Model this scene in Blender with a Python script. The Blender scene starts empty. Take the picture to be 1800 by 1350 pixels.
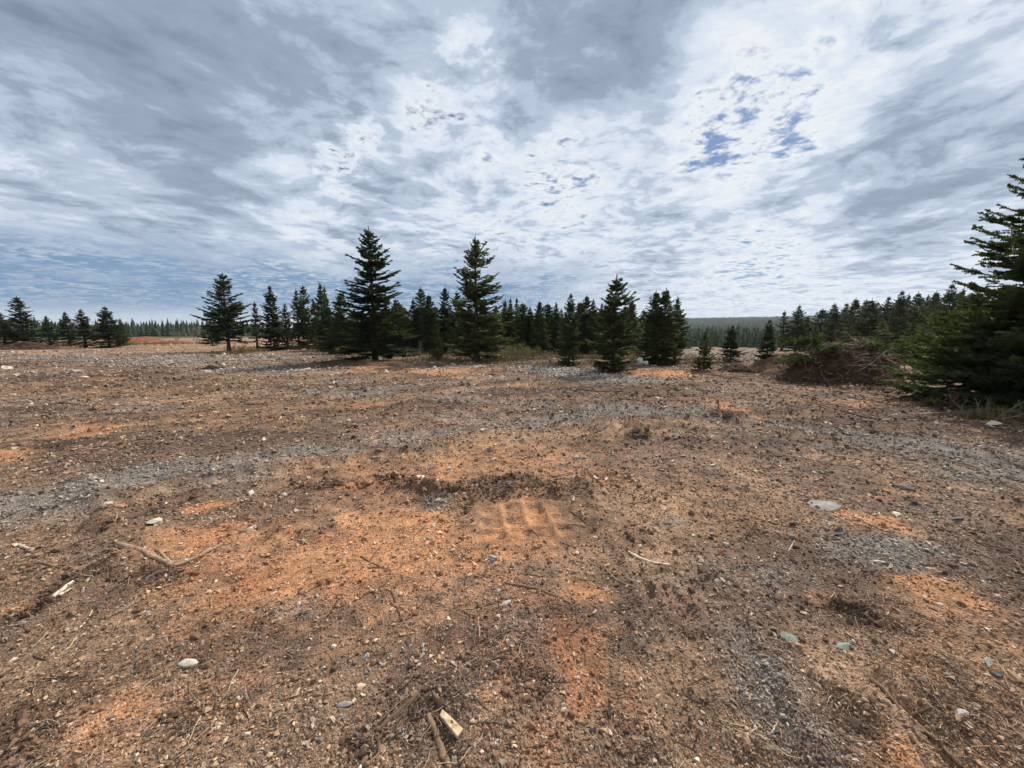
import bpy, bmesh, math
import numpy as np
from mathutils import Vector, Euler

R = math.radians
scene = bpy.context.scene
COL = scene.collection

# ------------------------------------------------------------------ camera
CAM_H = 1.6
F = 676.0                      # focal length in pixels of an 1800 px wide frame
HOR = 583.0                    # image row of the horizon
PITCH = math.atan((675.0 - HOR) / F)
cam = bpy.data.cameras.new('camera')
cam.sensor_width = 36.0
cam.lens = 36.0 * F / 1800.0
cam.clip_start = 0.05
cam.clip_end = 20000
cam_o = bpy.data.objects.new('camera', cam)
COL.objects.link(cam_o)
cam_o.location = (0, 0, CAM_H)
cam_o.rotation_euler = (math.pi / 2 - PITCH, 0, 0)
scene.camera = cam_o

def ray(u, v):
    """direction of the sight line through a point of the photograph (1800 x 1350)"""
    cx, cy = (u - 900.0) / F, (675.0 - v) / F
    c, s = math.cos(PITCH), math.sin(PITCH)
    return np.array([cx, c + s * cy, -s + c * cy])

# ------------------------------------------------------------------ light
SUN_AZ, SUN_EL = R(40), R(46)          # azimuth clockwise from +Y (view direction)
sun = bpy.data.lights.new('sun', 'SUN')
sun.energy = 5.0
sun.angle = R(1.6)
sun.color = (1.0, 0.94, 0.85)
sun_o = bpy.data.objects.new('sun', sun)
COL.objects.link(sun_o)
sd = Vector((math.sin(SUN_AZ) * math.cos(SUN_EL), math.cos(SUN_AZ) * math.cos(SUN_EL), math.sin(SUN_EL)))
sun_o.rotation_euler = sd.to_track_quat('Z', 'Y').to_euler()
sun_o.location = (0, 0, 50)
scene.cycles.use_denoising = True
scene.view_settings.view_transform = 'Standard'
scene.view_settings.look = 'None'
scene.view_settings.gamma = 1
scene.view_settings.exposure = 0.22
scene.view_settings.use_curve_mapping = False

# ------------------------------------------------------------------ node helper
class NT:
    def __init__(self, tree):
        self.t = tree
    def node(self, typ, **kw):
        n = self.t.nodes.new(typ)
        for k, v in kw.items():
            setattr(n, k, v)
        return n
    def put(self, sock, val):
        if val is None:
            return
        if isinstance(val, bpy.types.NodeSocket):
            self.t.links.new(val, sock)
        else:
            sock.default_value = val
    def math(self, op, a, b=None, c=None, clamp=False):
        n = self.node('ShaderNodeMath', operation=op, use_clamp=clamp)
        self.put(n.inputs[0], a); self.put(n.inputs[1], b); self.put(n.inputs[2], c)
        return n.outputs[0]
    def vmath(self, op, a, b=None, out=0, scale=None):
        n = self.node('ShaderNodeVectorMath', operation=op)
        self.put(n.inputs[0], a); self.put(n.inputs[1], b)
        if scale is not None: self.put(n.inputs['Scale'], scale)
        return n.outputs[out]
    def sstep(self, x, a, b, lo=0.0, hi=1.0):
        n = self.node('ShaderNodeMapRange', interpolation_type='SMOOTHSTEP')
        self.put(n.inputs['Value'], x)
        n.inputs['From Min'].default_value = a; n.inputs['From Max'].default_value = b
        n.inputs['To Min'].default_value = lo; n.inputs['To Max'].default_value = hi
        return n.outputs[0]
    def lin(self, x, a, b, lo=0.0, hi=1.0):
        n = self.node('ShaderNodeMapRange')
        self.put(n.inputs['Value'], x)
        n.inputs['From Min'].default_value = a; n.inputs['From Max'].default_value = b
        n.inputs['To Min'].default_value = lo; n.inputs['To Max'].default_value = hi
        return n.outputs[0]
    def noise(self, vec, scale, detail=4, rough=0.5, dist=0.0, out='Fac'):
        n = self.node('ShaderNodeTexNoise')
        self.put(n.inputs['Vector'], vec)
        n.inputs['Scale'].default_value = scale; n.inputs['Detail'].default_value = detail
        n.inputs['Roughness'].default_value = rough; n.inputs['Distortion'].default_value = dist
        return n.outputs[out]
    def mix(self, f, a, b, blend='MIX'):
        n = self.node('ShaderNodeMix', data_type='RGBA', blend_type=blend)
        self.put(n.inputs[0], f); self.put(n.inputs[6], a); self.put(n.inputs[7], b)
        return n.outputs[2]

def rgba(c):
    return (c[0], c[1], c[2], 1.0)

# ------------------------------------------------------------------ sky with clouds
world = bpy.data.worlds.new('World')
scene.world = world
world.use_nodes = True
wt = world.node_tree
wt.nodes.clear()
W = NT(wt)
BG = 0.1
sky = W.node('ShaderNodeTexSky', sky_type='NISHITA', sun_disc=False)
sky.sun_elevation = SUN_EL
sky.sun_rotation = SUN_AZ
sky.air_density = 1.0; sky.dust_density = 1.0; sky.ozone_density = 1.6
tc = W.node('ShaderNodeTexCoord')
d = W.vmath('NORMALIZE', tc.outputs['Generated'])
sx = W.node('ShaderNodeSeparateXYZ'); W.put(sx.inputs[0], d)
dz = W.math('MAXIMUM', sx.outputs[2], 0.0)
inv = W.math('DIVIDE', 1.0, W.math('ADD', dz, 0.075))
comb = W.node('ShaderNodeCombineXYZ')
W.put(comb.inputs[0], W.math('MULTIPLY', sx.outputs[0], inv))
W.put(comb.inputs[1], W.math('MULTIPLY', sx.outputs[1], inv))
p = comb.outputs[0]
# the layer is blown out along the line of sight: long bands, finer ripples across them
ps = W.vmath('MULTIPLY', p, (1.0, 0.80, 1.0))
wv = W.noise(ps, 1.1, 3, 0.5, out='Color')
pw = W.vmath('ADD', ps, W.vmath('SCALE', W.vmath('SUBTRACT', wv, (0.5, 0.5, 0.5)), scale=0.45))
wv2 = W.noise(p, 6.0, 4, 0.6, out='Color')
dw = W.vmath('ADD', d, W.vmath('SCALE', W.vmath('SUBTRACT', wv2, (0.5, 0.5, 0.5)), scale=0.14))
dw = W.vmath('NORMALIZE', dw)
wv3 = W.noise(ps, 1.6, 3, 0.5, out='Color')
ds = W.vmath('ADD', d, W.vmath('SCALE', W.vmath('SUBTRACT', wv3, (0.5, 0.5, 0.5)), scale=0.30))
ds = W.vmath('NORMALIZE', ds)
mass = W.noise(pw, 1.0, 5, 0.5)
puff = W.noise(pw, 3.4, 9, 0.6, 0.15)
so = (math.sin(SUN_AZ) * 0.05, math.cos(SUN_AZ) * 0.05 * 0.62, 0)
puff_s = W.noise(W.vmath('ADD', pw, so), 3.4, 9, 0.6, 0.15)
fine = W.noise(W.vmath('MULTIPLY', pw, (1.0, 1.5, 1.0)), 8.0, 8, 0.62, 0.2)
relief = W.math('SUBTRACT', puff, puff_s)

def spot(u, v, r0, r1, vec=None):
    """soft round patch of sky about one direction, radii in degrees"""
    c = ray(u, v); c = c / np.linalg.norm(c)
    dt = W.vmath('DOT_PRODUCT', vec if vec is not None else dw, tuple(c), out=1)
    return W.sstep(dt, math.cos(R(r1)), math.cos(R(r0)))
def sumup(items):
    acc = None
    for w, s in items:
        t = W.math('MULTIPLY', s, w)
        acc = t if acc is None else W.math('ADD', acc, t)
    return acc
# gaps in the layer
holes = sumup([(1.0, spot(1335, 205, 0.3, 8)), (0.75, spot(1240, 220, 0.3, 6)), (0.9, spot(975, 295, 0.3, 6)), (0.8, spot(760, 196, 0.2, 5)),
               (1.0, spot(600, 302, 0.2, 4)), (1.0, spot(630, 243, 0.2, 4)), (0.8, spot(822, 70, 0.2, 4)), (0.55, spot(1360, 438, 0.5, 6)), (0.45, spot(1290, 480, 0.5, 7)), (0.65, spot(850, 240, 0.3, 5))])
el = sx.outputs[2]
# a clear strip under the layer over the left and middle of the horizon
elw = W.math('ADD', el, W.math('MULTIPLY', W.math('SUBTRACT', mass, 0.5), 0.25))
band = W.math('MULTIPLY', W.sstep(el, 0.0, 0.06), W.sstep(elw, 0.21, 0.10))
band = W.math('MULTIPLY', band, W.sstep(W.math('ADD', sx.outputs[0], W.math('MULTIPLY', W.math('SUBTRACT', mass, 0.5), 0.5)), 0.36, -0.05))
dark = sumup([(0.34, spot(110, 215, 1, 22, ds)), (0.22, spot(420, 20, 5, 30, ds)), (0.27, spot(1130, -20, 4, 20, ds)), (0.25, spot(880, 30, 5, 16, ds)), (0.42, spot(1770, 250, 1, 15, ds)),
              (0.16, spot(1200, 370, 3, 16, ds)), (0.22, spot(1060, 100, 3, 10, ds)), (0.2, spot(480, 230, 3, 16, ds)), (0.22, spot(1480, 330, 2, 12, ds)), (0.15, spot(700, 330, 1, 10, ds))])
glow = sumup([(0.13, spot(1560, 60, 4, 32, ds)), (0.07, spot(1000, 210, 5, 22, ds)), (0.26, spot(480, 370, 1, 11, ds)), (0.28, spot(90, 325, 1, 11, ds)), (0.06, spot(1500, 500, 5, 24, ds)), (0.05, spot(1330, 130, 2, 12, ds))])
# thickness of the cloud: thin parts glow white, thick parts turn grey, gaps show the blue
tau = W.math('ADD', 0.48, W.math('MULTIPLY', W.math('SUBTRACT', mass, 0.5), 0.8))
tau = W.math('ADD', tau, W.math('MULTIPLY', W.math('SUBTRACT', puff, 0.5), 1.9))
calm = W.math('SUBTRACT', 1.75, W.math('MULTIPLY', dark, 2.6))
tau = W.math('ADD', tau, W.math('MULTIPLY', W.math('SUBTRACT', fine, 0.5), W.math('MAXIMUM', calm, 0.85)))
tau = W.math('ADD', tau, dark)
tau = W.math('SUBTRACT', tau, W.math('MULTIPLY', holes, 0.50))
tau = W.math('SUBTRACT', tau, W.math('MULTIPLY', band, 0.05))
tuft = W.math('SUBTRACT', W.noise(W.vmath('ADD', p, W.vmath('SCALE', wv2, scale=0.08)), 15.0, 5, 0.6), 0.44)
tau = W.math('ADD', tau, W.math('MULTIPLY', W.math('MINIMUM', holes, 1.0), W.math('MULTIPLY', tuft, 1.9)))
alpha = W.sstep(tau, -0.20, 0.30)
lit = W.math('SUBTRACT', W.math('SUBTRACT', tau, W.math('MULTIPLY', relief, 1.3)), W.math('ADD', glow, 0.06))
lit = W.lin(lit, -0.1, 1.55)
ramp = W.node('ShaderNodeValToRGB')
ramp.color_ramp.interpolation = 'EASE'
W.put(ramp.inputs[0], lit)
e = ramp.color_ramp.elements
e[0].position = 0.11; e[0].color = (7.2, 7.5, 7.9, 1)
e[1].position = 0.95; e[1].color = (1.75, 2.2, 3.0, 1)
m_ = e.new(0.29); m_.color = (6.1, 6.7, 7.6, 1)
m2 = e.new(0.46); m2.color = (4.1, 4.85, 6.0, 1)
m3 = e.new(0.64); m3.color = (2.7, 3.3, 4.3, 1)
clear = W.mix(1.0, sky.outputs[0], (0.34, 0.44, 0.58, 1), 'MULTIPLY')
skyc = W.mix(alpha, clear, ramp.outputs[0])
strip = W.math('MULTIPLY', band, W.sstep(W.math('ADD', fine, W.math('MULTIPLY', W.math('SUBTRACT', puff, 0.5), 0.8)), 0.74, 0.42))
skyc = W.mix(strip, skyc, (1.6, 2.7, 4.2, 1))
# pale moist air low over the horizon
low = W.sstep(el, 0.06, 0.0)
skyc = W.mix(W.math('MULTIPLY', low, 0.6), skyc, (4.9, 5.6, 6.5, 1))
bg = W.node('ShaderNodeBackground')
W.put(bg.inputs[0], skyc); bg.inputs[1].default_value = BG
wo = W.node('ShaderNodeOutputWorld')
wt.links.new(bg.outputs[0], wo.inputs[0])
world.cycles.sampling_method = 'MANUAL'
world.cycles.sample_map_resolution = 1024

# ------------------------------------------------------------------ numpy noise and mesh helpers
def _hash(ix, iy, seed):
    h = (ix.astype(np.int64) * 374761393 + iy.astype(np.int64) * 668265263 + seed * 974634777) & 0xFFFFFFFF
    h = ((h ^ (h >> 13)) * 1274126177) & 0xFFFFFFFF
    h = h ^ (h >> 16)
    return (h & 0xFFFFFF) / float(0xFFFFFF)
def vnoise(x, y, seed=0):
    ix, iy = np.floor(x), np.floor(y)
    fx, fy = x - ix, y - iy
    fx = fx * fx * (3 - 2 * fx); fy = fy * fy * (3 - 2 * fy)
    a, b = _hash(ix, iy, seed), _hash(ix + 1, iy, seed)
    c, dd = _hash(ix, iy + 1, seed), _hash(ix + 1, iy + 1, seed)
    return (a + (b - a) * fx) + ((c + (dd - c) * fx) - (a + (b - a) * fx)) * fy
def fbm(x, y, scale, octv=4, seed=0, gain=0.5):
    s = np.zeros_like(x, dtype=float); amp, tot, f = 1.0, 0.0, 1.0 / scale
    for k in range(octv):
        ca, sa = math.cos(0.7 * k + seed), math.sin(0.7 * k + seed)
        s += amp * (vnoise((x * ca - y * sa) * f, (x * sa + y * ca) * f, seed + 17 * k) - 0.5)
        tot += amp; amp *= gain; f *= 2.03
    return s / tot * 2
def S(a, b, x):
    t_ = np.clip((x - a) / (b - a), 0, 1)
    return t_ * t_ * (3 - 2 * t_)

def mesh_from(name, V, Fc, mat=None, smooth=False):
    """V (n,3); Fc (m,k) array of k-gons or a list of such arrays"""
    me = bpy.data.meshes.new(name)
    V = np.asarray(V, dtype=np.float32)
    Fs = Fc if isinstance(Fc, list) else [Fc]
    Fs = [np.asarray(f, dtype=np.int32) for f in Fs if len(f)]
    loops = np.concatenate([f.ravel() for f in Fs])
    tot = np.concatenate([np.full(len(f), f.shape[1], dtype=np.int32) for f in Fs])
    start = np.concatenate([[0], np.cumsum(tot)[:-1]]).astype(np.int32)
    me.vertices.add(len(V)); me.vertices.foreach_set('co', V.ravel())
    me.loops.add(len(loops)); me.loops.foreach_set('vertex_index', loops)
    me.polygons.add(len(tot))
    me.polygons.foreach_set('loop_start', start); me.polygons.foreach_set('loop_total', tot)
    if smooth:
        me.polygons.foreach_set('use_smooth', np.ones(len(tot), dtype=bool))
    me.update(calc_edges=True)
    if mat: me.materials.append(mat)
    return me
def obj(name, data, parent=None, loc=None, label=None, cat=None, group=None, kind=None):
    o = bpy.data.objects.new(name, data)
    COL.objects.link(o)
    if parent is not None: o.parent = parent
    if loc is not None: o.location = loc
    if label: o['label'] = label
    if cat: o['category'] = cat
    if group: o['group'] = group
    if kind: o['kind'] = kind
    return o
class Geo:
    def __init__(self):
        self.V, self.Q, self.T, self.n = [], [], [], 0
    def add(self, V, Q=None, T=None):
        V = np.asarray(V, dtype=float)
        if Q is not None and len(Q): self.Q.append(np.asarray(Q) + self.n)
        if T is not None and len(T): self.T.append(np.asarray(T) + self.n)
        self.V.append(V); self.n += len(V)
    def tube(self, pts, rad, sides=5, cap=True):
        pts = np.asarray(pts, dtype=float); n = len(pts)
        rad = np.broadcast_to(np.asarray(rad, dtype=float), (n,))
        tg = np.gradient(pts, axis=0); tg /= np.linalg.norm(tg, axis=1)[:, None] + 1e-9
        ref = np.array([0.31, 0.17, 0.93]) if abs(tg[0, 2]) < 0.8 else np.array([0.94, 0.3, 0.1])
        a = np.cross(tg, ref); a /= np.linalg.norm(a, axis=1)[:, None] + 1e-9
        b = np.cross(tg, a)
        th = np.arange(sides) * 2 * math.pi / sides
        V = pts[:, None, :] + rad[:, None, None] * (np.cos(th)[None, :, None] * a[:, None, :] + np.sin(th)[None, :, None] * b[:, None, :])
        V = V.reshape(-1, 3)
        i = np.arange(n - 1)[:, None] * sides; j = np.arange(sides)[None, :]; k = (j + 1) % sides
        Q = np.stack([i + j, i + k, i + sides + k, i + sides + j], -1).reshape(-1, 4)
        T = []
        if cap and sides >= 3:
            T += [[0, q + 1, q] for q in range(1, sides - 1)]
            o_ = (n - 1) * sides
            T += [[o_, o_ + q, o_ + q + 1] for q in range(1, sides - 1)]
        self.add(V, Q, np.array(T) if T else None)
    def mesh(self, name, mat=None, smooth=False):
        Fs = []
        if self.T: Fs.append(np.concatenate(self.T))
        if self.Q: Fs.append(np.concatenate(self.Q))
        return mesh_from(name, np.concatenate(self.V), Fs, mat, smooth)

# ------------------------------------------------------------------ relief of the land
def macro(x, y):
    r = np.hypot(x, y)
    az = np.arctan2(x, np.maximum(y, 1e-3))
    az = np.where(y < 0, 0.0, az)
    right = S(0.22, 0.42, az)
    h = 0.16 * fbm(x, y, 14.0, 3, 5) * S(5, 18, r) + 0.5 * fbm(x, y, 60.0, 2, 8) * S(40, 120, r)
    h += -0.8 * S(60, 200, r) * (1 - right)
    h += right * (-4.2 * S(24, 150, r) + 56.0 * S(330, 2000, r) + 10 * fbm(x, y, 900.0, 3, 4) * S(500, 1500, r))
    h += (1 - right) * 25 * S(900, 3000, r)
    return h
def P(u, v):
    """ground point under a point of the photograph"""
    dr = ray(u, v)
    z = 0.0
    for _ in range(6):
        k = (z - CAM_H) / dr[2]
        x, y = dr[0] * k, dr[1] * k
        z = float(macro(np.array([x]), np.array([y]))[0])
    return np.array([x, y, z])
def px(x, y):
    return math.hypot(0, y) / F           # metres per photo pixel across, at depth y

def polydist(x, y, pts):
    best = np.full(x.shape, 1e9)
    for (x0, y0), (x1, y1) in zip(pts[:-1], pts[1:]):
        dx, dy = x1 - x0, y1 - y0
        tt = np.clip(((x - x0) * dx + (y - y0) * dy) / (dx * dx + dy * dy), 0, 1)
        best = np.minimum(best, np.hypot(x - x0 - tt * dx, y - y0 - tt * dy))
    return best
def PL(*uv):
    return [tuple(P(u, v)[:2]) for u, v in uv]

# long marks pressed or heaped in the soil: (points, half width, height)
MARKS = [
    (PL((1525, 1195), (1575, 1238), (1615, 1268), (1640, 1310), (1672, 1347)), 0.028, -0.045),
    (PL((1550, 1190), (1600, 1232), (1650, 1272), (1700, 1340)), 0.022, 0.022),
    (PL((1635, 1240), (1690, 1290), (1740, 1335)), 0.030, -0.040),
    (PL((1543, 1188), (1585, 1192), (1622, 1208)), 0.022, 0.020),
    (PL((1128, 1003), (1157, 1050), (1170, 1075), (1186, 1100)), 0.022, 0.030),
    (PL((1118, 1015), (1138, 1050)), 0.028, -0.030),
    (PL((1178, 1030), (1198, 1060), (1215, 1090)), 0.024, -0.028),
    (PL((1135, 1007), (1175, 1004)), 0.018, -0.030),
    (PL((1196, 1031), (1240, 1020), (1290, 1030)), 0.020, -0.028),
    (PL((1225, 1125), (1275, 1120)), 0.020, -0.022),
    (PL((1400, 1150), (1430, 1190)), 0.025, 0.03),
    (PL((105, 815), (170, 875), (212, 950), (225, 1000)), 0.11, 0.045),
    (PL((225, 1000), (150, 1035), (60, 1085), (0, 1110)), 0.09, 0.05),
    (PL((230, 1010), (130, 1080), (30, 1130)), 0.05, -0.035),
    (PL((1120, 772), (1092, 766)), 0.10, -0.12),
    (PL((1095, 768), (1155, 772)), 0.08, -0.07),
    (PL((0, 1105), (45, 1090)), 0.08, -0.07),
    (PL((760, 1290), (790, 1345)), 0.035, -0.03),
    (PL((1470, 1075), (1560, 1110)), 0.06, -0.04),
    (PL((1500, 1255), (1545, 1275)), 0.045, -0.035),
]
def pathcoord(x, y, pts):
    best = np.full(x.shape, 1e9); arc = np.zeros(x.shape); acc = 0.0
    for (x0, y0), (x1, y1) in zip(pts[:-1], pts[1:]):
        dx, dy = x1 - x0, y1 - y0; L = math.hypot(dx, dy)
        tt = np.clip(((x - x0) * dx + (y - y0) * dy) / (L * L), 0, 1)
        q = np.hypot(x - x0 - tt * dx, y - y0 - tt * dy)
        m = q < best
        best[m] = q[m]; arc[m] = acc + tt[m] * L
        acc += L
    return best, arc
def smooth_path(pts, k=8):
    pts = np.array(pts)
    for _ in range(2):
        q = [pts[0]]
        for a_, b_ in zip(pts[:-1], pts[1:]):
            q += [a_ * .75 + b_ * .25, a_ * .25 + b_ * .75]
        q.append(pts[-1]); pts = np.array(q)
    return [tuple(v) for v in pts]
# crawler tracks sweeping over the clearing: (path, half width, pale or grey)
TRACKS = [(smooth_path(PL(*uv)), w, kind) for uv, w, kind in [
    ([(-60, 905), (120, 872), (330, 832), (560, 792), (760, 762), (1000, 733), (1330, 712)], .30, 'G'),
    ([(-60, 1010), (80, 930), (330, 860), (560, 822), (820, 785), (1100, 752), (1450, 728)], .26, 'P'),
    ([(-40, 782), (150, 752), (420, 733), (700, 703), (880, 676), (1040, 662)], .32, 'P'),
    ([(-40, 742), (200, 722), (480, 702), (720, 680), (900, 664)], .28, 'G'),
    ([(1860, 850), (1640, 795), (1400, 752), (1150, 722), (850, 705), (500, 690)], .32, 'G'),
    ([(1860, 940), (1640, 850), (1400, 795), (1180, 758), (900, 732)], .28, 'P'),
    ([(-40, 676), (250, 664), (520, 656), (800, 652)], .35, 'P'),
    ([(1330, 1400), (1290, 1250), (1240, 1120), (1180, 1010), (1130, 930), (1080, 850)], .26, 'L'),
]]
def track_weights(x, y):
    g_, p_, hh = np.zeros(x.shape), np.zeros(x.shape), np.zeros(x.shape)
    m = (np.hypot(x, y) < 40) & (y > .5)
    xs, ys = x[m], y[m]
    wob = .10 * fbm(xs, ys, 1.2, 3, 81)
    fade = S(-.45, .05, fbm(xs, ys, 1.6, 3, 83))
    full_m = np.flatnonzero(m)
    X_, Y_, W_, F_ = xs, ys, wob, fade
    for pts, w, kind in TRACKS:
        pa = np.array(pts)
        sel = (X_ > pa[:, 0].min() - .9) & (X_ < pa[:, 0].max() + .9) & (Y_ > pa[:, 1].min() - .9) & (Y_ < pa[:, 1].max() + .9)
        if not sel.any(): continue
        m = full_m[sel]; xs, ys, wob, fade = X_[sel], Y_[sel], W_[sel], F_[sel]
        q, arc = pathcoord(xs, ys, pts)
        q = q + wob
        if kind == 'L': fade = fade * .5
        ins = (1 - S(w * .8, w * 1.1, q)) * fade
        if kind == 'G': g_[m] = np.maximum(g_[m], ins)
        elif kind == 'P': p_[m] = np.maximum(p_[m], ins)
        else: p_[m] = np.maximum(p_[m], ins * .3)
        lug = .5 + .5 * np.cos(arc / .19 * 2 * math.pi + 2 * wob)
        rim = np.exp(-((q - w * 1.12) / .07) ** 2) * fade
        hh[m] += -.028 * ins + .026 * ins * lug ** 3 * (1 - S(5, 8, ys)) + .045 * rim * (.5 + vnoise(xs / .15, ys / .15, 85))
    return g_, p_, hh
STEP = PL((560, 858), (650, 852), (700, 862), (790, 873), (900, 880), (1000, 872), (1060, 852))
TREAD_C = P(926, 921)[:2]
TREAD_A = 0.16

def tread_mask(x, y):
    ca, sa = math.cos(TREAD_A), math.sin(TREAD_A)
    lx = (x - TREAD_C[0]) * ca + (y - TREAD_C[1]) * sa; ly = -(x - TREAD_C[0]) * sa + (y - TREAD_C[1]) * ca
    return S(0.46, 0.38, np.abs(lx)) * S(0.36, 0.30, np.abs(ly))
def hfull(x, y):
    x = np.asarray(x, dtype=float); y = np.asarray(y, dtype=float)
    h = macro(x, y)
    r = np.hypot(x, y)
    near = 1 - S(30, 90, r)
    rough = 0.35 + 0.9 * S(-0.25, 0.45, fbm(x, y, 1.7, 3, 31))
    org = ZW(x, y)[0]
    rough = rough * (1 - 0.62 * org) * (1 - .85 * tread_mask(x, y))
    h = h + near * (0.05 * fbm(x, y, 2.6, 3, 11) + rough * (0.045 * fbm(x, y, 0.5, 3, 12) + 0.034 * fbm(x, y, 0.14, 3, 13) * (1 - S(8, 25, r))))
    # ruts of machines, roughly along the line of sight and across it
    h = h + near * 0.055 * fbm(x * 0.25 + 0.1 * y, y, 0.7, 3, 41) * S(3.5, 8, r)
    h = h + track_weights(x, y)[2]
    m = (r < 14)
    if m.any():
        xs, ys = x[m], y[m]
        a = np.zeros(xs.shape)
        wob = 0.012 * fbm(xs, ys, 0.09, 2, 77)
        for pts, w, hh in MARKS:
            dd = np.maximum(polydist(xs, ys, pts) + wob, 0)
            a += hh * np.exp(-(dd / w) ** 2)
        # heaped edge of crumbled dark soil in front of the levelled orange patch
        dd = polydist(xs, ys, STEP)
        lump = 0.6 + 0.8 * vnoise(xs / 0.11, ys / 0.11, 91)
        a += (0.085 * np.exp(-(dd / 0.15) ** 2) + 0.03 * np.exp(-(dd / 0.5) ** 2)) * lump * S(-1.75, -0.9, xs) * (1 - S(0.75, 1.2, xs))
        # square pattern pressed by a crawler track
        ca, sa = math.cos(TREAD_A), math.sin(TREAD_A)
        lx = (xs - TREAD_C[0]) * ca + (ys - TREAD_C[1]) * sa + wob
        ly = -(xs - TREAD_C[0]) * sa + (ys - TREAD_C[1]) * ca + wob
        inside = S(0.40, 0.34, np.abs(lx)) * S(0.33, 0.28, np.abs(ly))
        gx = np.abs((lx / 0.195 + 0.5) % 1 - 0.5) * 0.195
        gy = np.abs((ly / 0.185) % 1 - 0.5) * 0.185
        keep = 0.55 + 0.6 * vnoise(xs / 0.12, ys / 0.12, 61)
        ridge = np.maximum(np.exp(-(gx / 0.026) ** 2), 0.85 * np.exp(-(gy / 0.022) ** 2))
        a += inside * (0.048 * ridge * keep - 0.026)
        h[m] += a
    return h

# ------------------------------------------------------------------ colours of the soil
ZB = {
 'O': [(680,970,270,95,.62),(420,990,180,70,.5),(820,830,260,34,.45),(980,1200,160,110,.42),(260,1260,150,90,.45),(1640,1080,110,70,.5),(700,965,190,70,1.1),(920,925,90,30,.9),(540,1005,120,44,1.25),(330,962,75,32,.95),(860,955,120,42,.85),(240,1250,85,60,.85),(690,1050,110,36,.6),(1010,1175,55,80,.8),(1010,1050,65,26,.7),
       (1680,1060,58,48,1.1),(1480,898,38,22,.95),(1575,1320,60,40,.85),(1470,1060,60,28,.55),(40,800,60,18,.85),(140,752,70,9,.6),(840,805,140,28,.65),(350,888,28,9,.9),(1290,718,36,9,.9),
       (640,712,50,5,.6),(780,652,60,6,.9),(680,648,60,5,.7),(1160,655,60,5,1.0),(1510,708,70,7,.6),(30,1080,40,22,.55),(960,1290,110,60,.55),(610,1130,70,30,.5),(620,870,60,16,.7),
       (1560,870,60,14,.45),(300,602,70,3,.9),(450,740,120,10,.3),(1640,1180,50,40,.45),(420,700,160,7,.25),(1240,700,60,6,.4),(200,690,120,6,.3)],
 'G': [(900,735,300,9,.55),(1500,790,160,14,.6),(300,850,160,16,.6),(1650,900,100,24,.5),(700,690,260,7,.4),(1250,1000,120,40,.35),(80,700,100,8,.4),(60,890,90,36,.9),(130,888,28,10,.8),(250,835,110,16,.8),(400,822,110,20,.9),(560,792,110,14,.9),(700,768,110,12,.8),(860,742,120,9,.6),(330,630,190,8,.95),(480,648,110,7,.9),
       (990,652,60,6,1.2),(1100,668,110,6,1.0),(1640,790,110,24,.8),(1730,835,90,28,.8),(1550,965,120,45,.85),(1340,1180,80,110,.7),(548,1062,42,20,.95),(742,898,18,7,1.1),(930,1130,42,26,.8),
       (1190,920,40,13,.6),(620,668,60,5,.7),(80,628,100,6,.8),(1260,690,110,7,.5),(1240,620,50,6,1.0),(1440,895,40,16,.6),(1400,1020,90,36,.5),(1300,760,120,10,.4)],
 'D': [(640,628,90,3,.8),(800,626,120,2.5,.7),(980,630,120,2.5,.7),(1120,640,80,2.5,.7),(1620,632,140,4,.8),(520,617,60,1.5,.7),(100,612,120,1.6,.7),(890,862,100,14,1.2),(680,845,30,8,1.1),(20,1100,38,18,1.1),(190,935,22,50,.8),(100,1050,60,26,.75),(1530,1090,55,26,1.0),(1515,1262,36,16,.9),(1120,770,26,5,.9),(1260,735,36,5,.8),  # zone along the heaped edge: dark moist soil, its face's shade painted in
       (250,1040,65,18,.7),(345,1255,26,18,.8),(640,1290,50,26,.7),(760,1245,60,24,.5),(940,1200,34,18,.6),(1690,712,110,11,.9),(80,905,60,14,.3),(1500,678,90,8,.7),(60,640,70,4,.6),  # long zone under the near spruce: humus, with the tree's cast shadow painted in
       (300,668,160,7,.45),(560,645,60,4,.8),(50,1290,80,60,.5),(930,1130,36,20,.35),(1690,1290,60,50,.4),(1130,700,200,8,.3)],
 'T': [(330,700,200,10,.5),(90,760,90,12,.5),(520,690,160,10,.4),(720,1290,60,30,.5),(860,1250,90,40,.45),(1480,1180,60,40,.5),(830,665,60,5,.6),(150,604,200,3,.8),(420,606,90,3,.7),(700,628,60,2.5,.9),(1330,840,120,20,.35)],
}
_zb = {}
for key, lst in ZB.items():
    o_ = []
    for (u, v, ru, rv, w) in lst:
        c = P(u, v)
        a = abs(P(u, v - rv)[1] - P(u, v + rv)[1]) / 2
        o_.append((c[0], c[1], ru * c[1] / F, a, w))
    _zb[key] = o_
def ZW(x, y):
    r = np.hypot(x, y)
    k = np.clip(r / 5, 0.25, 3)
    wx = x + k * (0.42 * fbm(x, y, 0.9, 4, 51) + 0.16 * fbm(x, y, 0.22, 3, 52))
    wy = y + k * (0.42 * fbm(x, y, 0.9, 4, 53) + 0.16 * fbm(x, y, 0.22, 3, 54))
    out = []
    for key in 'OGDT':
        s = np.zeros(x.shape)
        for cx, cy, rx, ry, w in _zb[key]:
            q = ((wx - cx) / rx) ** 2 + ((wy - cy) / ry) ** 2
            mm = q < 6
            if mm.any():
                s[mm] = np.maximum(s[mm], w * np.exp(-q[mm] ** 1.3 * 0.7))
        out.append(np.clip(s, 0, 1.1))
    return out
C_BROWN, C_PURP, C_TAN = np.array([.235, .140, .086]), np.array([.150, .098, .072]), np.array([.40, .252, .150])
C_ORG, C_RED, C_GREY, C_DARK = np.array([.43, .215, .106]), np.array([.41, .165, .078]), np.array([.190, .168, .146]), np.array([.066, .045, .033])
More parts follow.
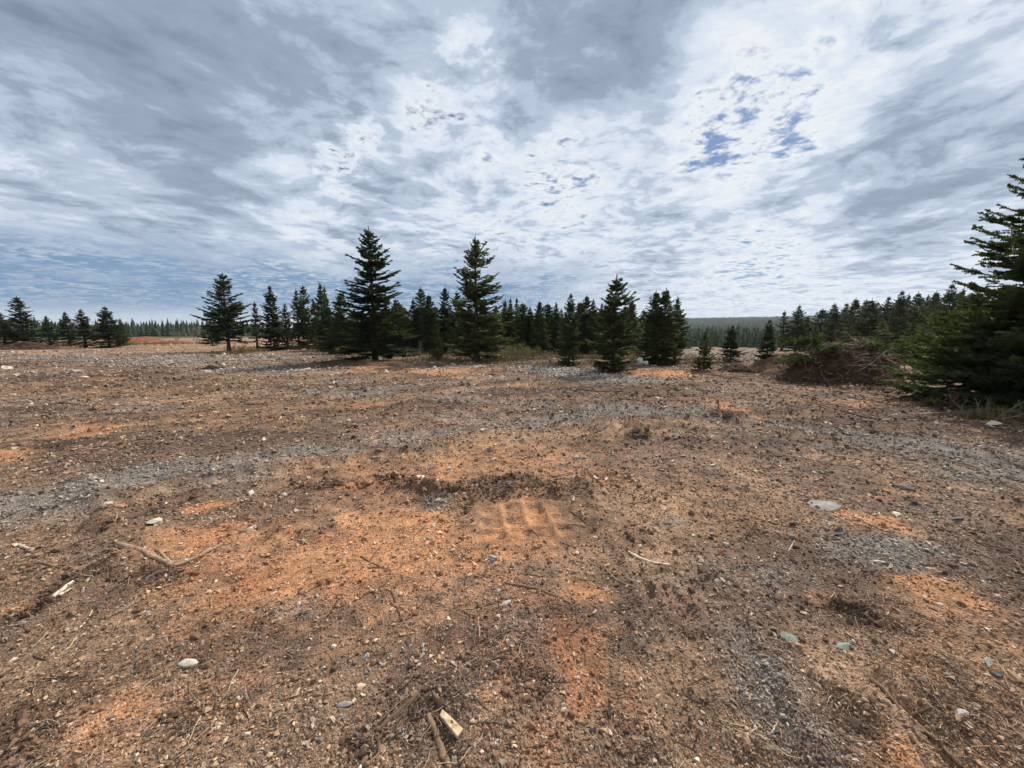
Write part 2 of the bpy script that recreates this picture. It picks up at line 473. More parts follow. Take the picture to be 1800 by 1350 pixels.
C_FAR = np.array([.235, .142, .096])
def soil(x, y):
    O, G, D, T = ZW(x, y)
    r = np.hypot(x, y)
    n1 = S(-.35, .4, fbm(x, y, 1.3, 4, 61))[:, None]
    n2 = S(-.2, .5, fbm(x, y, 0.45, 4, 62))[:, None]
    st = S(-.1, .5, fbm(x * 0.35, y, 1.1, 4, 66))[:, None]
    c = C_BROWN * (1 - n1) + C_PURP * n1
    c = c * (1 - 0.42 * n2) + C_TAN * 0.42 * n2
    c = c * (1 - 0.6 * st) + C_PURP * 0.62 * 0.6 * st
    s2 = (S(.15, .5, fbm(x * 0.22 + .06 * y, y, .9, 4, 69)) * S(3, 7, r))[:, None]
    c = c * (1 - .55 * s2) + C_TAN * .55 * s2
    s3 = (S(.22, .5, fbm(x * 0.3 - .05 * y, y, .8, 4, 70)) * S(4, 8, r))[:, None]
    c = c * (1 - .75 * s3) + C_DARK * 1.2 * .75 * s3
    def mx(c, w, col):
        w = np.clip(w, 0, 1)[:, None]
        return c * (1 - w) + col * w
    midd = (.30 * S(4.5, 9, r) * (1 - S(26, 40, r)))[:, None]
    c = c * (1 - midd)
    f3 = fbm(x, y, 0.3, 4, 63)
    f4 = fbm(x, y, 0.11, 3, 67)
    brk = 0.55 * f3 + 0.55 * f4
    wide = .30 * S(-.05, .55, fbm(x, y, 2.2, 3, 68)) * (1 - S(7, 14, r))
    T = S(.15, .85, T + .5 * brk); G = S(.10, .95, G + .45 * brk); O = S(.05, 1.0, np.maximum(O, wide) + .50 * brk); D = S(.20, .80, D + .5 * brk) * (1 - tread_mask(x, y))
    c = mx(c, T * .85, C_TAN)
    tg_, tp_, _h = track_weights(x, y)
    c = mx(c, tp_ * (.48 + .5 * brk), C_TAN * .85)
    c = mx(c, tg_ * (.78 + .5 * brk), C_GREY)
    rr = S(-.2, .5, fbm(x, y, 0.8, 3, 64))[:, None]
    c = mx(c, G * .8, C_GREY)
    c = mx(c, O * .92, C_ORG * (1 - rr) + C_RED * rr)
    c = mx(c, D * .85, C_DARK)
    c = c * (1 + .35 * f4[:, None])
    far = S(38, 70, r) * (.55 + .45 * S(-.2, .3, fbm(x, y, 9.0, 4, 72))) * (1 - S(0.15, 0.35, np.arctan2(x, np.maximum(y, .01))))
    c = mx(c, far * 0.8, C_FAR)
    wood = S(140, 190, r)
    c = mx(c, wood, np.array([.05, .05, .025]))
    return c

# ------------------------------------------------------------------ materials
MATS = {}
def new_mat(name):
    m = bpy.data.materials.new(name); m.use_nodes = True
    m.node_tree.nodes.clear()
    n = NT(m.node_tree)
    out = n.node('ShaderNodeOutputMaterial')
    return m, n, out
def principled(n, out, col, rough=0.9, spec=0.25, bump=None, bdist=0.01, bstr=1.0):
    b = n.node('ShaderNodeBsdfPrincipled')
    n.put(b.inputs['Base Color'], col); n.put(b.inputs['Roughness'], rough)
    b.inputs['Specular IOR Level'].default_value = spec
    if bump is not None:
        bn = n.node('ShaderNodeBump'); n.put(bn.inputs['Height'], bump)
        bn.inputs['Distance'].default_value = bdist; bn.inputs['Strength'].default_value = bstr
        n.t.links.new(bn.outputs[0], b.inputs['Normal'])
    n.t.links.new(b.outputs[0], out.inputs[0])
    return b

def mat_ground():
    m, n, out = new_mat('torn_soil')
    at = n.node('ShaderNodeAttribute', attribute_name='soil')
    geo = n.node('ShaderNodeNewGeometry')
    pos = geo.outputs['Position']
    a = n.noise(pos, 9, 5, .6); b = n.noise(pos, 55, 5, .65); c = n.noise(pos, 210, 3, .6)
    g = n.math('ADD', n.math('MULTIPLY', a, .7), n.math('ADD', n.math('MULTIPLY', b, .9), n.math('MULTIPLY', c, .6)))
    fac = n.lin(g, .75, 1.45, .40, 1.75)
    col = n.mix(1.0, at.outputs['Color'], fac, 'MULTIPLY')
    # light grains and dark crumbs
    vo = n.node('ShaderNodeTexVoronoi'); n.put(vo.inputs['Vector'], pos); vo.inputs['Scale'].default_value = 85
    sep = n.node('ShaderNodeSeparateColor'); n.put(sep.inputs[0], vo.outputs['Color'])
    grain = n.math('MULTIPLY', n.sstep(sep.outputs[0], .80, .86), n.sstep(vo.outputs['Distance'], .42, .30))
    col = n.mix(n.math('MULTIPLY', grain, .55), col, (.36, .27, .19, 1))
    crumb = n.math('MULTIPLY', n.sstep(sep.outputs[1], .80, .86), n.sstep(vo.outputs['Distance'], .5, .35))
    col = n.mix(n.math('MULTIPLY', crumb, .6), col, (.04, .028, .02, 1))
    far = n.noise(pos, 1.2, 6, .7)
    col = n.mix(1.0, col, n.lin(far, .3, .7, .72, 1.28), 'MULTIPLY')
    hgt = n.math('ADD', n.math('MULTIPLY', n.noise(pos, 40, 6, .7), 1.0), n.math('MULTIPLY', vo.outputs['Distance'], -.35))
    principled(n, out, col, .95, .15, hgt, .022, 1.0)
    return m
def mat_tint(name, attr='tint', rough=.85, bscale=120, inst=True, spec=.25):
    m, n, out = new_mat(name)
    at = n.node('ShaderNodeAttribute', attribute_name=attr)
    at.attribute_type = 'INSTANCER' if inst else 'GEOMETRY'
    tcn = n.node('ShaderNodeTexCoord')
    geo = n.node('ShaderNodeNewGeometry')
    ns = n.noise(geo.outputs['Position'], bscale, 4, .6)
    col = n.mix(1.0, at.outputs['Color'], n.lin(ns, .3, .7, .7, 1.3), 'MULTIPLY')
    principled(n, out, col, rough, spec, ns, .004, .6)
    return m
def mat_stone(name, c0, c1, scale=30, spec=.3, rough=.8):
    m, n, out = new_mat(name)
    oi = n.node('ShaderNodeObjectInfo')
    tcn = n.node('ShaderNodeTexCoord')
    v = n.vmath('ADD', tcn.outputs['Object'], n.vmath('SCALE', (7.1, 3.3, 5.7), scale=oi.outputs['Random']))
    ns = n.noise(v, scale / 20, 7, .68, .4)
    n2 = n.noise(v, scale / 3, 4, .6)
    k = n.math('ADD', n.math('MULTIPLY', ns, .75), n.math('MULTIPLY', oi.outputs['Random'], .35))
    col = n.mix(n.sstep(k, .32, .78), rgba(c0), rgba(c1))
    col = n.mix(1.0, col, n.lin(n2, .25, .75, .62, 1.35), 'MULTIPLY')
    # soil clinging to the lower sides
    stain = n.sstep(n.noise(v, scale / 9, 5, .7), .52, .72)
    col = n.mix(n.math('MULTIPLY', stain, .55), col, (.20, .115, .065, 1))
    principled(n, out, col, rough, spec, n.math('ADD', ns, n.math('MULTIPLY', n2, .5)), .006, .7)
    return m
def mat_wood(name, c0, c1):
    m, n, out = new_mat(name)
    oi = n.node('ShaderNodeObjectInfo')
    geo = n.node('ShaderNodeNewGeometry')
    ns = n.noise(n.vmath('MULTIPLY', geo.outputs['Position'], (1, 1, 1)), 60, 6, .7, .5)
    n2 = n.noise(geo.outputs['Position'], 14, 4, .6)
    k = n.math('ADD', n.math('MULTIPLY', ns, .6), n.math('MULTIPLY', n2, .5))
    col = n.mix(n.sstep(k, .35, .75), rgba(c0), rgba(c1))
    col = n.mix(1.0, col, n.lin(oi.outputs['Random'], 0, 1, .75, 1.25), 'MULTIPLY')
    st = n.sstep(n.noise(geo.outputs['Position'], 24, 5, .7), .46, .66)
    col = n.mix(n.math('MULTIPLY', st, .72), col, (.15, .095, .06, 1))
    principled(n, out, col, .85, .2, ns, .004, .8)
    return m
def mat_needles(name, c0, c1, c2, bright=1.0):
    m, n, out = new_mat(name)
    oi = n.node('ShaderNodeObjectInfo')
    geo = n.node('ShaderNodeNewGeometry')
    ns = n.noise(geo.outputs['Position'], 2.2, 4, .6)
    n2 = n.noise(geo.outputs['Position'], 22, 2, .5)
    k = n.math('ADD', n.math('MULTIPLY', ns, .7), n.math('MULTIPLY', n2, .45))
    col = n.mix(n.sstep(k, .36, .80), rgba(c0), rgba(c1))
    col = n.mix(n.math('MULTIPLY', n.sstep(n.noise(geo.outputs['Position'], 3.4, 3, .6), .58, .75), .6), col, rgba(c2))
    col = n.mix(1.0, col, n.lin(oi.outputs['Random'], 0, 1, .55 * bright, 1.15 * bright), 'MULTIPLY')
    col = n.mix(n.math('MULTIPLY', n.sstep(n.math('FRACT', n.math('MULTIPLY', oi.outputs['Random'], 7.3)), .45, 1.0), .35), col, n.mix(1.0, col, (1.5, 1.15, .75, 1), 'MULTIPLY'))
    df = n.node('ShaderNodeBsdfPrincipled'); n.put(df.inputs['Base Color'], col)
    df.inputs['Roughness'].default_value = .6; df.inputs['Specular IOR Level'].default_value = .25
    tr = n.node('ShaderNodeBsdfTranslucent'); n.put(tr.inputs[0], n.mix(1.0, col, (1.2, 1.3, .6, 1), 'MULTIPLY'))
    mx = n.node('ShaderNodeMixShader'); mx.inputs[0].default_value = .30
    n.t.links.new(df.outputs[0], mx.inputs[1]); n.t.links.new(tr.outputs[0], mx.inputs[2])
    n.t.links.new(mx.outputs[0], out.inputs[0])
    return m

M_SOIL = mat_ground()
M_PEB = mat_tint('gravel_stone')
M_CRUMB = mat_tint('soil_crumb', rough=.97, bscale=220, spec=.1)
M_LITTER = mat_tint('litter_wood', rough=.9, bscale=300, spec=.15)
M_FARTREE = mat_tint('far_needles', rough=.8, bscale=1.3, spec=.1)
M_CREAM = mat_stone('cream_stone', (.38, .30, .22), (.62, .55, .45))
M_WHITE = mat_stone('white_stone', (.48, .43, .34), (.70, .66, .58))
M_GREY = mat_stone('grey_slate', (.12, .115, .115), (.30, .285, .27))
M_LGREY = mat_stone('light_grey_stone', (.25, .23, .21), (.46, .43, .40))
M_DSLATE = mat_stone('dark_slate', (.035, .038, .042), (.11, .115, .12))
M_RUST = mat_stone('rusty_stone', (.30, .13, .06), (.46, .24, .13))
M_GREEN = mat_stone('green_stone', (.13, .16, .13), (.30, .33, .27))
M_BLACK = mat_stone('black_stone', (.012, .012, .014), (.03, .03, .03))
M_BARK = mat_wood('spruce_bark', (.055, .040, .030), (.15, .115, .09))
M_TWIGD = mat_wood('dark_twig_wood', (.050, .031, .021), (.15, .093, .062))
M_TWIGB = mat_wood('brown_stick_wood', (.10, .062, .038), (.25, .165, .10))
M_ROOT = mat_wood('pale_root_wood', (.24, .15, .09), (.46, .33, .22))
M_PALE = mat_wood('bleached_wood', (.42, .34, .25), (.66, .57, .45))
M_PLANK = mat_wood('sawn_pale_wood', (.46, .32, .19), (.62, .47, .31))
M_DEADG = mat_wood('grey_dead_wood', (.14, .12, .10), (.33, .29, .25))
M_NDL = mat_needles('spruce_needles', (.036, .052, .026), (.098, .122, .054), (.15, .135, .065))
M_NDLB = mat_needles('young_spruce_needles', (.05, .075, .028), (.14, .175, .06), (.17, .18, .07))
M_NDLR = mat_needles('near_spruce_needles', (.034, .054, .028), (.10, .132, .056), (.13, .14, .06), 1.05)
M_EARTH = None

# ------------------------------------------------------------------ ground sheet
def axis(fine0, fine1, step, lo, hi, g0, g1):
    a = list(np.arange(fine0, fine1, step))
    s, x = step, a[-1]
    while x < hi:
        s *= g1; x += s; a.append(x)
    s, x, b = step, fine0, []
    while x > lo:
        s *= g0; x -= s; b.append(x)
    return np.array(b[::-1] + a)
gx = axis(-2.6, 2.6, 0.019, -4200, 4200, 1.034, 1.034)
gy = axis(1.0, 4.2, 0.018, -300, 4500, 1.12, 1.032)
XX, YY = np.meshgrid(gx, gy)
gxf, gyf = XX.ravel(), YY.ravel()
gz = hfull(gxf, gyf)
nx, ny = len(gx), len(gy)
ii = (np.arange(ny - 1)[:, None] * nx + np.arange(nx - 1)[None, :]).ravel()
gf = np.stack([ii, ii + 1, ii + nx + 1, ii + nx], -1)
gme = mesh_from('ground', np.stack([gxf, gyf, gz], -1), gf, M_SOIL, True)
ca = gme.color_attributes.new('soil', 'FLOAT_COLOR', 'POINT')
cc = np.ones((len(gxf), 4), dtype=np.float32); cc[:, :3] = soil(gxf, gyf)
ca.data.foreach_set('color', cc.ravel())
obj('ground', gme, label='bare torn soil of a bulldozed clearing, brown, orange and grey', kind='structure')

# ------------------------------------------------------------------ spruces
def frames(dirs):
    up = np.tile(np.array([0., 0., 1.]), (len(dirs), 1))
    rt = np.cross(dirs, up); ln = np.linalg.norm(rt, axis=1)[:, None]
    rt = np.where(ln > 1e-3, rt / (ln + 1e-9), np.array([1., 0, 0]))
    u2 = np.cross(rt, dirs)
    return rt, u2
def needle_tris(st, dr, ln, seg, ndl, rng, planes=4, droop=0.0):
    """needled twigs: triangles standing off each twig's axis"""
    ns = np.maximum(1, np.ceil(ln / seg).astype(int))
    idx = np.repeat(np.arange(len(ln)), ns)
    k = np.arange(len(idx)) - np.repeat(np.cumsum(ns) - ns, ns)
    f0 = k / ns[idx]; f1 = (k + 1.15) / ns[idx]
    L = ln[idx][:, None]
    def at(f):
        q = st[idx] + dr[idx] * L * f[:, None]
        q[:, 2] -= droop * L[:, 0] * f ** 2
        return q
    a, b = at(f0), at(f1)
    rt, up = frames(dr)
    base = rng.uniform(0, 2 * math.pi, len(idx))
    tri = []
    for q in range(planes):
        th = base + q * 2 * math.pi / planes + rng.uniform(-.4, .4, len(idx))
        nl = ndl * rng.uniform(.75, 1.2, len(idx)) * (1 - .45 * f0)
        off = (np.cos(th)[:, None] * rt[idx] + np.sin(th)[:, None] * up[idx]) * nl[:, None]
        ap = (a + b) / 2 + off + dr[idx] * (nl * .75)[:, None]
        tri.append(np.stack([a, b, ap], 1))
    return np.concatenate(tri).reshape(-1, 3)

def spruce(seed, H=5.0, Rm=1.0, base=0.06, nb=110, seg=.05, ndl=.045, top_sparse=0.0, ragged=.2, tw=.085, droop=.25, limbs=True, upswept=1.0, sub=True, power=.78):
    """returns (crown vertices, trunk Geo)"""
    rng = np.random.default_rng(seed)
    tg = Geo()
    tz = np.linspace(0, H, 9)
    wob = np.cumsum(rng.normal(0, .006 * H / 5, (9, 2)), 0); wob[0] = 0
    tr_r = np.interp(tz / H, [0, .04, .5, 1], [.021 * H, .0155 * H, .009 * H, .0012 * H])
    tg.tube(np.stack([wob[:, 0], wob[:, 1], tz], -1), tr_r, 7)
    Ss, Ds, Ls = [], [], []
    t = base + (.955 - base) * np.sort(rng.uniform(0, 1, nb) ** 0.95)
    az = (np.arange(nb) * 2.39996 + rng.normal(0, .35, nb))
    lump = 1 + ragged * np.sin(az * 2 + rng.uniform(0, 6)) * .5
    for i in range(nb):
        ti = t[i]
        prof = (1 - ti) ** power * min(1.0, .72 + (ti - base) / .22)
        if top_sparse: prof *= 1 + .35 * top_sparse * (ti > .6)
        L = Rm * prof * rng.uniform(1 - ragged * 1.6, 1 + ragged) * lump[i] * (1.0 if ti < .8 else 1.0 - 1.6 * (ti - .8)) + .005 * H
        if top_sparse and ti > .62 and rng.uniform() < .45 * top_sparse: continue
        e0 = np.interp(ti, [0, .25, .6, .85, 1], [-.22, -.08, .2 * upswept, .65 * upswept, 1.1])
        e0 += rng.normal(0, .10)
        e1 = np.interp(ti, [0, .5, 1], [.20, .22, .10]) * upswept           # upward curve at the tips
        m = max(3, int(L / .12) + 2)
        s = np.linspace(0, 1, m)
        ca, sa = math.cos(az[i]), math.sin(az[i])
        rr = L * s * math.cos(e0)
        zz = ti * H + L * (math.sin(e0) * s - droop * .55 * s * (1 - ti) + (e1 + droop * .3 * (1 - ti)) * s ** 2)
        side = rng.normal(0, .06) * L * s ** 2
        cx = np.interp(ti * H, tz, wob[:, 0]); cy = np.interp(ti * H, tz, wob[:, 1])
        pts = np.stack([cx + ca * rr - sa * side, cy + sa * rr + ca * side, zz], -1)
        if limbs:
            tg.tube(pts, np.linspace(.010 + .006 * L, .003, m), 3, cap=False)
        n2 = max(2, int(L / tw))
        sp = rng.uniform(.14, 1, n2) if ti < .8 else rng.uniform(.05, 1, n2)
        for sgn in (-1, 1):
            q = np.clip(sp + rng.normal(0, .02, n2), 0, .99)
            pos = np.stack([np.interp(q, s, pts[:, c]) for c in range(3)], -1)
            d0 = np.stack([np.gradient(pts[:, c], s) for c in range(3)], -1); d0 /= np.linalg.norm(d0, axis=1)[:, None]
            td = np.stack([np.interp(q, s, d0[:, c]) for c in range(3)], -1)
            an = sgn * rng.uniform(.65, 1.05, n2)
            rt = np.array([-sa, ca, 0.])
            dr = td * np.cos(an)[:, None] + rt[None, :] * np.sin(an)[:, None]
            dr[:, 2] += rng.normal(-.04, .12, n2)
            dr /= np.linalg.norm(dr, axis=1)[:, None]
            ln = (.42 * L * (1 - q) ** .8 + .035 + .035 * (1 - ti)) * rng.uniform(.6, 1.15, n2)
            Ss.append(pos); Ds.append(dr); Ls.append(ln)
            if sub:
                for j in range(n2):
                    n3 = int(ln[j] / tw * 1.2)
                    if n3 < 1: continue
                    f = rng.uniform(.2, .95, n3)
                    an3 = rng.choice([-1, 1], n3) * rng.uniform(.6, 1.0, n3)
                    rt3 = np.cross(dr[j], [0, 0, 1.]); rt3 /= np.linalg.norm(rt3) + 1e-6
                    d3 = dr[j] * np.cos(an3)[:, None] + rt3 * np.sin(an3)[:, None]
                    d3[:, 2] += rng.normal(-.05, .15, n3)
                    d3 /= np.linalg.norm(d3, axis=1)[:, None]
                    Ss.append(pos[j] + dr[j] * (ln[j] * f)[:, None]); Ds.append(d3); Ls.append((.4 * ln[j] * (1 - f) + .05) * rng.uniform(.7, 1.1, n3))
        # the branch itself carries needles in its outer half
        k0 = int(m * .35)
        Ss.append(pts[k0:-1]); dd = pts[k0 + 1:] - pts[k0:-1]; l_ = np.linalg.norm(dd, axis=1)
        Ds.append(dd / (l_[:, None] + 1e-9)); Ls.append(l_ + .02)
    # leader
    Ss.append(np.array([[wob[-1, 0], wob[-1, 1], H * .88]])); Ds.append(np.array([[0, 0, 1.]])); Ls.append(np.array([H * .125]))
    st, dr, ln = np.concatenate(Ss), np.concatenate(Ds), np.concatenate(Ls)
    V = needle_tris(st, dr, ln, seg, ndl, rng)
    return V, tg
def crown_mesh(V, mat, name='crown'):
    return mesh_from(name, V, np.arange(len(V)).reshape(-1, 3), mat)
def proto(seed, mat, **kw):
    V, tg = spruce(seed, **kw)
    return crown_mesh(V, mat), tg.mesh('trunk', M_BARK, True), kw.get('H', 5.0), kw.get('Rm', 1.0)

K = dict(seg=.058, ndl=.048)
PR = {
 'full':   proto(1, M_NDL, H=5, Rm=1.05, base=.03, nb=185, tw=.095, ragged=.30, power=.66, **K),
 'full2':  proto(2, M_NDL, H=5, Rm=1.0, base=.05, nb=165, ragged=.38, tw=.095, power=.68, **K),
 'narrow': proto(3, M_NDL, H=5, Rm=.66, base=.04, nb=175, ragged=.34, droop=.35, tw=.09, power=.70, **K),
 'thin':   proto(4, M_NDL, H=5, Rm=.55, base=.20, nb=120, ragged=.42, droop=.4, tw=.095, power=.7, **K),
 'sparse': proto(5, M_NDL, H=5, Rm=.85, base=.05, nb=185, top_sparse=.9, ragged=.36, upswept=1.5, tw=.095, power=.62, **K),
 'bush':   proto(6, M_NDLB, H=3, Rm=.95, base=.02, nb=105, ragged=.3, upswept=1.2, seg=.05, ndl=.042, tw=.09),
 'dense':  proto(7, M_NDL, H=5, Rm=.85, base=.02, nb=220, ragged=.26, droop=.3, tw=.105, power=.62, **K),
 'lone':   proto(10, M_NDL, H=5, Rm=1.0, base=.15, nb=165, ragged=.38, tw=.09, power=.58, **K),
 'tall_a': proto(8, M_NDL, H=7, Rm=1.35, base=.05, nb=250, ragged=.32, tw=.105, power=.62, **K),
 'tall_b': proto(9, M_NDL, H=7, Rm=1.22, base=.03, nb=235, ragged=.42, top_sparse=.7, upswept=1.5, tw=.105, power=.62, **K),
}
def plant_spruce(kind, u, vb, vt, w, label, group='spruces', rot=0.0, lean=0.0, mat=None, name='spruce_tree', ut=None):
    g = P(u, vb)
    dr = ray(u if ut is None else ut, vt)
    top = CAM_H + dr[2] / dr[1] * g[1]
    H = top - g[2]
    rad = w * 1.18 / 2 * g[1] / F
    cm, tm, h0, r0 = PR[kind]
    z = float(hfull(np.array([g[0]]), np.array([g[1]]))[0])
    e = obj(name, None, None, (g[0], g[1], z - .03), label, 'tree', group)
    e.empty_display_size = .3
    sr = rad / r0
    e.scale = (sr, sr, 1.035 * H / h0)
    e.rotation_euler = (0, lean, rot)
    if mat is not None and cm.materials[0] is not mat:
        cm = cm.copy(); cm.materials.clear(); cm.materials.append(mat)
    obj('trunk', tm, e); obj('crown', cm, e)
    return e

G_L, G_M, G_R = 'spruces dotted along the left of the clearing', 'spruces of the middle stand', 'spruces of the stand on the right'
TREES = [
 # kind, u, base row, top row, width, label, group
 ('narrow', 10, 610, 551, 30, 'small dark spruce cut by the left edge of the picture', G_L),
 ('full2', 45, 610, 523, 50, 'tallest spruce of the scattered row at far left, broad and feathery', G_L),
 ('narrow', 90, 610, 556, 26, 'short spruce just right of the broad feathery one at far left', G_L),
 ('narrow', 123, 609, 549, 28, 'slim spruce standing close to a twin in the far left row', G_L),
 ('narrow', 151, 611, 545, 33, 'dark pointed spruce in the middle of three at far left', G_L),
 ('full', 193, 611, 541, 48, 'broad-skirted dark spruce beside the far red dirt mounds', G_L),
 ('narrow', 217, 608, 561, 22, 'thin small spruce tucked against a broad-skirted one', G_L),
 ('lone', 403, 619, 484, 66, 'lone ragged spruce with bare lower trunk left of the middle stand', G_M),
 ('bush', 374, 608, 562, 34, 'low round young spruce at the foot of the lone ragged spruce', G_M),
 ('thin', 453, 615, 531, 24, 'small spruce with a thin bare trunk like a lollipop', G_M),
 ('full', 483, 616, 504, 40, 'pointed spruce at the left end of the middle stand', G_M),
 ('narrow', 506, 613, 534, 26, 'shorter spruce filling the gap beside the pointed end spruce', G_M),
 ('narrow', 526, 614, 511, 28, 'slender spruce right of the short gap-filling one', G_M),
 ('sparse', 541, 611, 502, 30, 'thin-topped see-through spruce in the left of the middle stand', G_M),
 ('narrow', 556, 614, 526, 24, 'short spruce in front of the twin-tipped one', G_M),
 ('narrow', 569, 613, 499, 34, 'twin-tipped slender spruce above the grey dead branches', G_M),
 ('narrow', 577, 612, 506, 26, 'second tip of the twin slender spruces over grey dead branches', G_M),
 ('full2', 603, 622, 514, 62, 'olive spruce half hidden behind the tallest spruce', G_M),
 ('tall_a', 659, 636, 405, 104, 'tallest broad spruce of the clearing, its skirt reaching the soil', G_M),
 ('full2', 700, 620, 528, 46, 'spruce peeping out right behind the tallest spruce', G_M),
 ('narrow', 729, 620, 527, 34, 'lowest tip of the dark trio between the two big spruces', G_M),
 ('dense', 744, 620, 507, 42, 'highest tip of the dark trio between the two big spruces', G_M),
 ('dense', 757, 622, 519, 40, 'right-hand tip of the dark trio between the two big spruces', G_M),
 ('bush', 770, 634, 577, 30, 'bright green young spruce in front of the dark trio', G_M),
 ('dense', 784, 620, 506, 36, 'dark spire between the dark trio and the loose-topped big spruce', G_M),
 ('full2', 806, 622, 514, 42, 'dark spruce behind the left flank of the loose-topped big spruce', G_M),
 ('tall_b', 838, 635, 421, 96, 'second tallest spruce, with a loose open top', G_M),
 ('full2', 872, 622, 540, 44, 'low spruce at the right skirt of the loose-topped big spruce', G_M),
 ('sparse', 888, 612, 527, 24, 'bare-tipped spruce just right of the loose-topped big spruce', G_M),
 ('narrow', 897, 616, 526, 26, 'first slim spire of the four right of the loose-topped spruce', G_M),
 ('thin', 909, 612, 524, 22, 'second slim spire of the four right of the loose-topped spruce', G_M),
 ('narrow', 920, 618, 536, 30, 'third slim spire of the four, behind the pale leafing shrub', G_M),
 ('narrow', 931, 618, 541, 26, 'fourth slim spire of the four, behind the pale leafing shrub', G_M),
 ('dense', 948, 624, 531, 34, 'dark cone of a spruce right of the pale leafing shrub', G_M),
 ('narrow', 964, 618, 538, 26, 'small tip between the dark cone and the light green spruce', G_M),
 ('narrow', 975, 622, 533, 30, 'taller tip just left of the light green spruce', G_M),
 ('narrow', 986, 618, 543, 24, 'spruce hidden behind the left side of the light green spruce', G_M),
 ('full', 1000, 642, 519, 46, 'light green narrow spruce standing forward of the stand', G_M),
 ('narrow', 1015, 618, 532, 26, 'tip between the light green spruce and a dark pair', G_M),
 ('dense', 1030, 624, 521, 38, 'left one of the dark pair beside the forked-top spruce', G_M),
 ('narrow', 1040, 622, 527, 30, 'right one of the dark pair beside the forked-top spruce', G_M),
 ('narrow', 1055, 618, 533, 28, 'spruce behind the left flank of the forked-top spruce', G_M),
 ('sparse', 1076, 654, 487, 80, 'big green spruce with forked bare top and a pale trunk foot', G_M),
 ('full', 1108, 624, 522, 34, 'spruce between the forked-top one and the dense black clump', G_M),
 ('dense', 1147, 638, 513, 56, 'left top of the dense black clump by the pale boulder', G_M),
 ('dense', 1164, 639, 509, 58, 'highest top of the dense black clump by the pale boulder', G_M),
 ('narrow', 1186, 636, 523, 40, 'slim spruce closing the dense black clump, last of the middle stand', G_M),
 ('bush', 1237, 651, 583, 42, 'dense little spruce alone right of the middle stand', G_R),
 ('full', 1283, 637, 574, 36, 'little spruce on a short bare trunk near the grey track', G_R),
 ('full', 1346, 651, 562, 40, 'young spruce with thin tip at the foot of the earth bank', G_R),
 ('thin', 1374, 617, 548, 26, 'spruce with a thin whitish dead tip beyond the earth bank', G_R),
 ('full', 1398, 618, 538, 36, 'pointed spruce beyond the earth bank, taller than its neighbours', G_R),
 ('narrow', 1413, 616, 556, 28, 'short spruce at the right shoulder of the pointed one beyond the bank', G_R),
 ('bush', 1430, 618, 572, 34, 'low spruce in the dip left of the right stand', G_R),
 ('narrow', 1452, 616, 561, 28, 'low outermost spruce of the right stand', G_R),
 ('narrow', 1464, 618, 541, 32, 'first tip of three close spires at the start of the right stand', G_R),
 ('thin', 1477, 616, 543, 22, 'second tip of three close spires at the start of the right stand', G_R),
 ('thin', 1489, 616, 537, 24, 'third tip of three close spires at the start of the right stand', G_R),
 ('full2', 1520, 626, 526, 50, 'lighter green spruce ahead of the dark row on the right', G_R),
 ('bush', 1545, 622, 566, 46, 'young green spruce behind the brush pile', G_R),
 ('full', 1552, 616, 524, 40, 'first full dark spruce of the right row', G_R),
 ('full', 1573, 618, 514, 42, 'second full dark spruce of the right row, over the brush pile', G_R),
 ('narrow', 1586, 614, 519, 30, 'thin spire between the second and third dark spruces on the right', G_R),
 ('dense', 1601, 618, 516, 40, 'third full dark spruce of the right row', G_R),
 ('narrow', 1618, 616, 521, 32, 'dark spruce just right of the third in the right row', G_R),
 ('dense', 1631, 618, 514, 38, 'dark spruce between two spires near the big right-hand spruce', G_R),
 ('full', 1656, 620, 502, 50, 'highest dark spruce of the right row', G_R),
 ('narrow', 1676, 618, 509, 34, 'dark spruce right of the highest one in the right row', G_R),
 ('full', 1697, 622, 506, 46, 'dark spruce half hidden by the lowest boughs of the big right-hand spruce', G_R),
 ('bush', 1598, 634, 568, 60, 'green young spruce between brush pile and the right row', G_R),
 ('full', 1735, 624, 520, 50, 'dark spruce glimpsed through the big right-hand spruce', G_R),
 ('full2', 1700, 655, 515, 110, 'mid-green spruce just behind the low spreading spruce on the right', G_R),
]
rngT = np.random.default_rng(99)
for row in TREES:
    kind, u, vb, vt, w, lab, grp = row
    plant_spruce(kind, u, vb, vt, w, lab, grp, rot=rngT.uniform(0, 6.28), lean=rngT.normal(0, .012))
def behind(u):
    for lim, ph in [(640, 'the olive spruce'), (690, 'the tallest broad spruce'), (725, 'the gap right of the tallest'), (775, 'the dark trio'), (812, 'the dark spire'), (862, 'the loose-topped big spruce'), (900, 'the bare brush'),
                    (940, 'the pale leafing shrub'), (985, 'the dark cone'), (1022, 'the light green spruce'), (1052, 'the dark pair'), (1100, 'the forked-top spruce'), (1130, 'the gap by the black clump'), (1300, 'the dense black clump'),
                    (1480, 'over its low left end'), (1530, 'past the three close spires'), (1580, 'over the brush pile'), (1640, 'beside the third full spruce'), (1690, 'beside the highest one'), (9999, 'behind the huge near spruce')]:
        if u < lim: return ph
for k in range(38):
    u = 588 + k * 16.2 + rngT.uniform(-8, 8)
    plant_spruce(['dense', 'narrow', 'full', 'dense'][k % 4], u, rngT.uniform(612, 617), rngT.uniform(531, 554), rngT.uniform(38, 54), 'dark back-row spruce of the middle stand behind ' + behind(u), 'back spruces behind ' + behind(u), rot=rngT.uniform(0, 6.28))
for k in range(17):
    u = 1440 + k * 19 + rngT.uniform(-8, 8)
    plant_spruce(['dense', 'narrow', 'full'][k % 3], u, rngT.uniform(611, 615), rngT.uniform(524, 546) - k * .9, rngT.uniform(36, 52), 'dark back-row spruce of the right stand ' + behind(u), 'back spruces of the right stand ' + behind(u), rot=rngT.uniform(0, 6.28))

